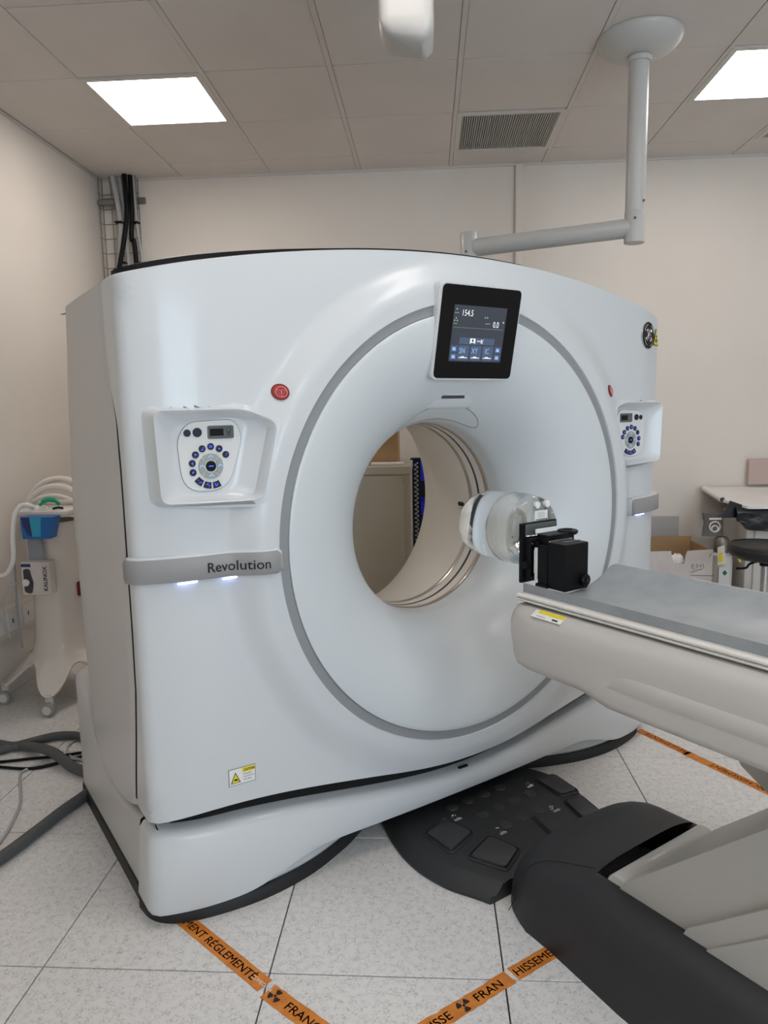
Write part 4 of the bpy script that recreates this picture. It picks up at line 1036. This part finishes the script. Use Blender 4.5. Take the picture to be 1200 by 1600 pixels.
# things on and beside the cart
fy = cc[1]-.172
tb = thing('glove_box', 'blue dispenser under the cart tray with a turquoise strip', 'box', (cc[0]-.01, fy-.04, .93))
MB().prism([(-.09, 0), (.055, .0), (.085, .115), (-.095, .115)], lambda a, b, d: (cc[0]+.045+a, d, .938+b), fy-.075, fy+.0).build('shell', M['dispblue'], tb)
MB().prism([(-.035, .012), (.01, .012), (.018, .113), (-.045, .113)], lambda a, b, d: (cc[0]+.045+a, d, .938+b), fy-.078, fy-.0755).build('strip', M['tissue'], tb)
MB().prism([(-.085, .075), (-.06, .02), (-.035, .012), (-.045, .113), (-.09, .113)], lambda a, b, d: (cc[0]+.045+a, d, .938+b), fy-.0765, fy-.0755).build('front_face', M['navy'], tb)
st = MB().prism([(-.085, 0), (.0, 0), (-.01, .125), (-.085, .125)], lambda a, b, d: (cc[0]+.022+a, d, .812+b), fy-.002, fy+.006).build('hanging_strap', M['strap'], label='grey strap hanging below the blue dispenser on the cart', category='strap')
kx = thing('gas_carton', 'white carton with navy upright lettering strapped to the gas cart', 'box', (cc[0]-.04, fy-.03, .63))
MB().box((cc[0]-.080, fy-.060, .632), (cc[0]+.075, fy+.002, .812), .003, 1).build('carton', M['cartonwhite'], kx)
text('lettering', 'KALINOX', (cc[0]+.060, fy-.0612, .655), (0, 0, 1), (-1, 0, 0), .022, M['navy'], kx, bold=.0006)
MB().box((cc[0]-.077, fy-.0612, .785), (cc[0]-.025, fy-.0602, .802)).build('blue_mark', M['navy'], kx)
MB().prism(rq([(-.100, .65), (-.062, .64), (-.050, .70), (-.060, .735), (-.066, .775), (-.100, .775)], .015), lambda a, b, d: (cc[0]+.035+a, d, b), fy-.066, fy-.060).build('strap_handle', M['dark_band'], kx, smooth=40)
MB().lathe([(.018, 0), (.020, .004), (.014, .02)], (cc[0]-.047, fy-.085, .705), 'y', 20).build('valve_knob', M['cartwhite'], kx, smooth=40)
# hoses
def loop(cx_, cz_, rx, rz, y0, y1, turns, r, lbl):
    pts = []
    for k in range(int(36*turns)+1):
        a = 2*PI*k/36; t = k/(36*turns); pts.append((cx_+rx*math.cos(a+.6), y0+(y1-y0)*t, cz_+rz*math.sin(a+.6)))
    MB().tube(pts, r, 8).build('breathing_hose', M['hosewhite'], smooth=60, label=lbl, category='hose')
loop(-2.165, .975, .222, .235, 4.125, 4.16, 1.0, .018, 'outermost loop of clear white hose behind the gas cart')
loop(-2.165, .965, .205, .205, 4.08, 4.11, 1.0, .018, 'middle loop of clear white hose behind the gas cart')
loop(-2.165, .95, .19, .17, 4.045, 4.065, 1.0, .014, 'inner loop of clear white hose behind the gas cart')
cable('breathing_hose', [(-2.33, 3.66, .74), (-2.25, 3.655, .745), (-2.20, 3.655, .82), (-2.19, 3.655, .95), (-2.175, 3.665, 1.06), (-2.15, 3.68, 1.105), (-2.12, 3.69, 1.11), (-2.10, 3.72, 1.095)], .014, 'hosewhite', 'white hose hooked over the left edge of the cart tray', 'hose', n=8)
cable('thin_cord', [(-2.165, 3.62, .705), (-2.22, 3.62, .68), (-2.255, 3.62, .58), (-2.26, 3.62, .48), (-2.24, 3.63, .40)], .005, 'greycable', 'thin dark cord hanging from the carton on the cart', 'cord')
cable('thin_cord', [(-2.20, 3.69, 1.05), (-2.215, 3.69, .80), (-2.225, 3.69, .55), (-2.215, 3.69, .33)], .006, 'strap', 'grey cord hanging along the left side of the cart', 'cord')
mk_ = thing('oxygen_mask', 'green and clear breathing mask lying on the cart tray', 'mask', (cc[0]+.04, cc[1]-.08, 1.076))
MB().tube(spline([(cc[0]-.02, cc[1]-.10, 1.095), (cc[0]+.0, cc[1]-.10, 1.115), (cc[0]+.03, cc[1]-.11, 1.128), (cc[0]+.07, cc[1]-.11, 1.125), (cc[0]+.09, cc[1]-.10, 1.10)], 5), [.008]*5+[.014]*11+[.010]*5, 8).build('mask_body', M['green'], mk_, smooth=50)
MB().lathe([(.05, 0), (.045, .012), (.02, .02)], (cc[0]-.03, cc[1]-.09, 1.076), 'z', 20).build('clear_cup', M['hosewhite'], mk_, smooth=50)
cable('small_clip', [(cc[0]+.07, cc[1]-.13, 1.082), (cc[0]+.10, cc[1]-.135, 1.088), (cc[0]+.12, cc[1]-.12, 1.082)], .006, 'black', 'small black clip on the cart tray', 'clip')
# socket trunking on the left wall
sk = thing('socket_trunking', 'white wall trunking with outlets on the left wall beside the gas cart', 'trunking', (XW0+.02, 3.9, .36))
MB().box((XW0, 2.9, .345), (XW0+.05, 5.3, .51), .008, 2).build('trunking_body', M['wallm'], sk, smooth=40)
for y in (3.72, 3.86, 4.02):
    s1 = MB().box((XW0+.050, y-.055, .375), (XW0+.056, y+.055, .485), .003, 1).build('socket_plate', M['white'], sk)
    MB().box((XW0+.056, y-.012, .42), (XW0+.0575, y-.002, .445)).build('socket_mark', M['dark_band'], s1)

# ================================================================== BEHIND THE BORE
cb = thing('metal_cabinet', 'beige metal cupboard seen through the scanner bore', 'cabinet', (-.56, 4.65, 0))
XR = -.108; YC = 4.4
MB().box((-1.02, YC, .0), (XR, YC+.48, 1.222), .004, 1).build('cabinet_body', M['cabinet'], cb)
MB().box((-1.03, YC-.012, 1.18), (XR+.004, YC+.49, 1.235), .005, 1).build('cabinet_top', M['cabinet'], cb)
MB().box((-.99, YC-.012, .05), (XR-.045, YC, 1.175), .003, 1).build('door', M['cabinet'], cb)
for z in (.3, 1.09): MB().box((XR-.050, YC-.018, z-.035), (XR-.040, YC-.004, z+.035), .003, 1).build('hinge', M['cabinet'], cb)
def carton(x0, x1, y0, y1, z0, z1, label):
    t = thing('cardboard_box', label, 'box', ((x0+x1)/2, (y0+y1)/2, z0))
    MB().box((x0, y0, z0), (x1, y1, z1), .003, 1).build('box_body', M['carton'], t)
    MB().box((x0+.002, (y0+y1)/2-.004, z1), (x1-.002, (y0+y1)/2+.004, z1+.002)).build('flap_seam', M['stickgrey'], t); return t
t = carton(-.365, -.185, YC+.10, YC+.40, 1.2355, 1.43, 'brown cardboard box on the beige cabinet, right one')
MB().box((-.36, YC+.09, 1.43), (-.19, YC+.40, 1.442), .002, 1).build('flap', M['carton'], t)
carton(-.62, -.37, YC+.10, YC+.40, 1.2355, 1.37, 'brown cardboard box on the beige cabinet, left one mostly hidden')
carton(-.60, -.20, YC+.12, YC+.40, 1.4440, 1.56, 'flat cardboard box lying on top of the other two')
MB().box((-.35, YC+.0, 1.236), (-.15, YC+.085, 1.252), .003, 1).build('paper_pad', M['paper'], label='white paper stack on the front edge of the beige cabinet', category='papers')
sh = thing('tool_rack', 'dark open rack standing behind the cabinet, seen through the bore', 'rack', (.15, 5.2, 0))
MB().box((-.13, 5.28, 0), (.55, 5.34, 1.22), .004, 1).build('rack_panel', M['darkstuff'], sh)
MB().box((.50, 5.18, 0), (.52, 5.28, 1.19), .003, 1).build('rack_side', M['greypanel'], sh)
for z, dz, lb in ((1.07, .21, 'tall blue bin, upper one on the dark rack'), (.83, .11, 'blue bin, lower one on the dark rack')):
    b_ = thing('storage_bin', lb, 'bin', (.10, 5.2, z))
    MB().prism([(-.08, 0), (.08, 0), (.08, dz), (-.06, dz*.8)], lambda a, b, d: (d, 5.19+a, z+b), -.055, .16).build('bin_body', M['blue'], b_)
pts = []
for k in range(300):
    a = k*.8; pts.append((-.085+.013*math.cos(a), 5.12+.013*math.sin(a), .004+1.2*k/300))
MB().tube(pts, .0035, 5).build('coiled_cord', M['stickgrey'], label='dark coiled cord hanging beside the cabinet, seen through the bore', category='cord', smooth=60)

# ================================================================== RIGHT BACK CORNER
bx = thing('open_carton', 'open white-fronted cardboard box with a torn notch on the floor by the back wall', 'box', (1.82, 5.15, 0))
x0, x1, y0, y1, h = 1.44, 1.935, 5.0, 5.42, .575
def fy_(a, b, d): return (a, d, b)
MB().prism([(x0, 0), (x1, 0), (x1, h+.01), (1.765, h), (1.755, h-.025), (1.745, h-.09), (1.68, h-.095), (1.66, h-.04), (1.655, h), (x0, h-.005)], fy_, y0, y0+.008).build('front_side', M['cartonwhite'], bx)
MB().box((x0, y1-.008, 0), (x1, y1, h+.03)).build('back_side', M['carton'], bx); MB().box((x0, y0+.008, 0), (x0+.008, y1-.008, h)).build('left_side', M['carton'], bx)
MB().box((x1-.008, y0+.008, 0), (x1, y1-.008, h)).build('right_side', M['carton'], bx); MB().box((x0+.008, y0+.008, 0), (x1-.008, y1-.008, .01)).build('bottom_side', M['carton'], bx)
g = MB()
for pl in ([(1.82, .44), (1.835, .455), (1.84, .44), (1.825, .43), (1.845, .415)], [(1.855, .44), (1.86, .455), (1.872, .44), (1.855, .425)], [(1.88, .45), (1.885, .43), (1.90, .455), (1.91, .425)], [(1.82, .395), (1.90, .42)], [(1.94, .50), (1.955, .53)], [(1.82, .375), (1.98, .37)]):
    g.tube([(a-.03, y0-.001, b+.03) for a, b in pl], .0016, 4)
g.build('scribble', M['ink'], bx)
pk = thing('plastic_parcel', 'crumpled clear plastic packing inside the open carton', 'packing', (1.74, 5.10, .47))
rr = random.Random(5); rows = []
for i in range(9):
    rows.append([(1.72+.06*math.sin(PI*i/8)*math.cos(2*PI*k/14)*(1+rr.uniform(-.15, .15)), 5.07+.045*math.sin(PI*i/8)*math.sin(2*PI*k/14), .485+.055*math.cos(PI*i/8)+rr.uniform(-.008, .008)) for k in range(14)])
MB().grid(rows, True).build('crumpled_film', M['hosewhite'], pk)
MB().box((1.56, 5.50, .0), (1.87, 5.52, .74), .003, 1).build('grey_board', M['greypanel'], label='plain grey board leaning at the back wall behind the open carton', category='board')
gc = thing('gas_cylinder', 'white gas cylinder with label standing between carton and bench', 'cylinder', (2.06, 5.12, 0))
MB().lathe([(.065, 0), (.075, .01), (.075, .46), (.07, .51), (.03, .535)], (2.062, 5.18, 0), 'z', 32).build('cylinder_body', M['white'], gc, smooth=40)
MB().lathe([(.045, .53), (.05, .55), (.05, .62), (.035, .64)], (2.062, 5.18, 0), 'z', 20).build('valve_guard', M['metal'], gc, smooth=40)
MB().box((2.015, 5.090, .28), (2.085, 5.0945, .44), .001, 1).build('label', M['sticker'], gc)
MB().prism([(2.055, .38), (2.072, .40), (2.055, .42), (2.038, .40)], fy_, 5.087, 5.089).build('green_diamond', M['greenmark'], gc)
MB().box((2.018, 5.087, .25), (2.078, 5.092, .31), .001, 1).build('dark_label', M['navy'], gc); MB().box((2.022, 5.084, .262), (2.074, 5.0865, .300), .001, 1).build('label_text_area', M['sticker'], gc)
tg = thing('hanging_tag', 'white and yellow tag hanging on the gas cylinder', 'tag', (2.0, 5.07, .50))
MB().prism([(1.995, .46), (2.05, .475), (2.035, .60), (1.99, .585)], fy_, 5.066, 5.069).build('tag_card', M['sticker'], tg)
MB().prism([(2.0, .48), (2.03, .487), (2.022, .55), (1.998, .545)], fy_, 5.063, 5.0655).build('yellow_print', M['yellow'], tg)
yt = MB().tube(spline([(2.09, 5.08, .56), (2.12, 5.07, .53), (2.15, 5.07, .48)], 5), .008, 6).build('yellow_strap', M['yellow'], label='short yellow strap hanging beside the gas cylinder', category='strap')
bg = thing('plastic_bag', 'grey shiny plastic bag with tubing on top of the gas cylinder', 'bag', (2.0, 5.2, .64))
rows = []
for i in range(13):
    t = i/12; z = .645+.155*t; wd = .075-.012*math.sin(PI*t)
    rows.append([(2.0+wd*(math.cos(2*PI*k/20)+(.12*math.sin(5*k+i) if i < 11 else 0)*.3), 5.2+.035*math.sin(2*PI*k/20), z+(.01*math.cos(4*PI*k/20) if i == 12 else 0)) for k in range(20)])
MB().grid(rows, True, True).build('bag_body', M['bag'], bg, smooth=60)
for r_, zc in ((.036, .715), (.022, .70)): MB().tube([(2.0+r_*math.cos(2*PI*k/18), 5.158, zc+r_*math.sin(2*PI*k/18)) for k in range(18)], .006, 6, True).build('tubing', M['hosewhite'], bg, smooth=60)
MB().box((1.96, 5.155, .765), (2.045, 5.160, .778)).build('bag_seal', M['sticker'], bg)
# bench with paper roll
bn = thing('exam_bench', 'white bench with paper sheet over black vinyl at the right edge', 'bench', (2.7, 5.2, 0))
MB().box((2.19, 5.09, 0), (3.3, 5.50, .80), .004, 1).build('bench_body', M['bench'], bn)
MB().box((2.24, 5.075, .03), (3.28, 5.09, .74), .004, 1).build('bench_door', M['bench'], bn)
rr = random.Random(11); NX = 26; top_ = []; rows = []
for k in range(NX+1):
    x = 2.075+1.225*k/NX; lo = interp([(2.0, .785), (2.12, .775), (2.17, .715), (2.4, .70), (3.4, .71)], x)
    rows.append([(x, 5.50, .935), (x, 5.2, .895), (x, 5.00, .868)]+[(x, 4.985+.012*math.sin(k*1.3+q*1.7)+rr.uniform(-.006, .006), .868+(lo-.868)*q/6) for q in range(1, 7)]+[(x, 5.06, lo-.004)])
MB().grid(rows).build('vinyl_cover', M['vinylblack'], bn, smooth=60)
MB().prism([(2.045, .915), (1.985, .800), (2.08, .80), (2.15, .76), (2.14, .88)], fy_, 5.02, 5.035).build('cover_fold', M['vinylblack'], bn)
rows = []
for k in range(NX+1):
    x = 2.045+1.255*k/NX; yf = 4.972+.20*max(0, 1-(x-2.045)/.10)
    def zs(y): return .884+(y-4.972)*.125
    rows.append([(x, 5.53, zs(5.53)), (x, 5.3, zs(5.3)), (x, yf+.02, zs(yf)+.002), (x, yf, zs(yf)-.003), (x, yf-.001, zs(yf)-.020), (x, yf+.012, zs(yf)-.022), (x, yf+.02, zs(yf)-.006)])
MB().grid(rows).build('paper_sheet', M['paper'], bn, smooth=40)
MB().tube([(2.045, 5.165, .905), (2.045, 5.50, .945)], .022, 16).build('paper_roll', M['paper'], bn, smooth=40)
MB().tube([(2.045, 5.160, .9045), (2.045, 5.166, .905)], .016, 16).build('roll_core', M['dark_band'], bn)
MB().box((2.36, 5.50, .97), (2.75, 5.53, 1.16), .004, 1).build('leaning_board', M['pink'], label='thin pinkish board leaning on the wall behind the bench at the right edge', category='board')
# stool
so = thing('round_stool', 'black round swivel stool with a chrome column in front of the bench', 'stool', (2.06, 4.5, 0))
sx_, sy_ = 2.055, 4.5
MB().lathe([(.04, .628), (.17, .628), (.20, .645), (.215, .67), (.215, .692), (.20, .708), (.15, .716), (.02, .718)], (sx_, sy_, 0), 'z', 48).build('seat', M['seatblack'], so, smooth=50)
MB().lathe([(.205, .712), (.2085, .706)], (sx_, sy_, 0), 'z', 48, False).build('seat_piping', M['seatblack'], so)
MB().lathe([(.03, .58), (.032, .60), (.05, .628)], (sx_, sy_, 0), 'z', 24).build('seat_socket', M['black'], so, smooth=40)
MB().lathe([(.022, .38), (.022, .59)], (sx_, sy_, 0), 'z', 24).build('column', M['steel'], so, smooth=40)
MB().lathe([(.035, .10), (.036, .38), (.03, .40)], (sx_, sy_, 0), 'z', 24).build('gas_lift', M['black'], so, smooth=40)
MB().tube(spline([(sx_-.02, sy_-.01, .615), (sx_-.10, sy_-.03, .60), (sx_-.13, sy_-.04, .575), (sx_-.19, sy_-.05, .575)], 5), .007, 6).build('height_lever', M['black'], so, smooth=40)
for k in range(5):
    a = 2*PI*k/5+.3; MB().tube([(sx_+.03*math.cos(a), sy_+.03*math.sin(a), .12), (sx_+.27*math.cos(a), sy_+.27*math.sin(a), .075)], [.02, .014], 10).build('foot', M['black'], so, smooth=40)
    MB().lathe([(.022, -.014), (.028, -.01), (.028, .01), (.022, .014)], (sx_+.27*math.cos(a), sy_+.27*math.sin(a), .0282), 'y', 18).build('castor', M['black'], so, smooth=40)
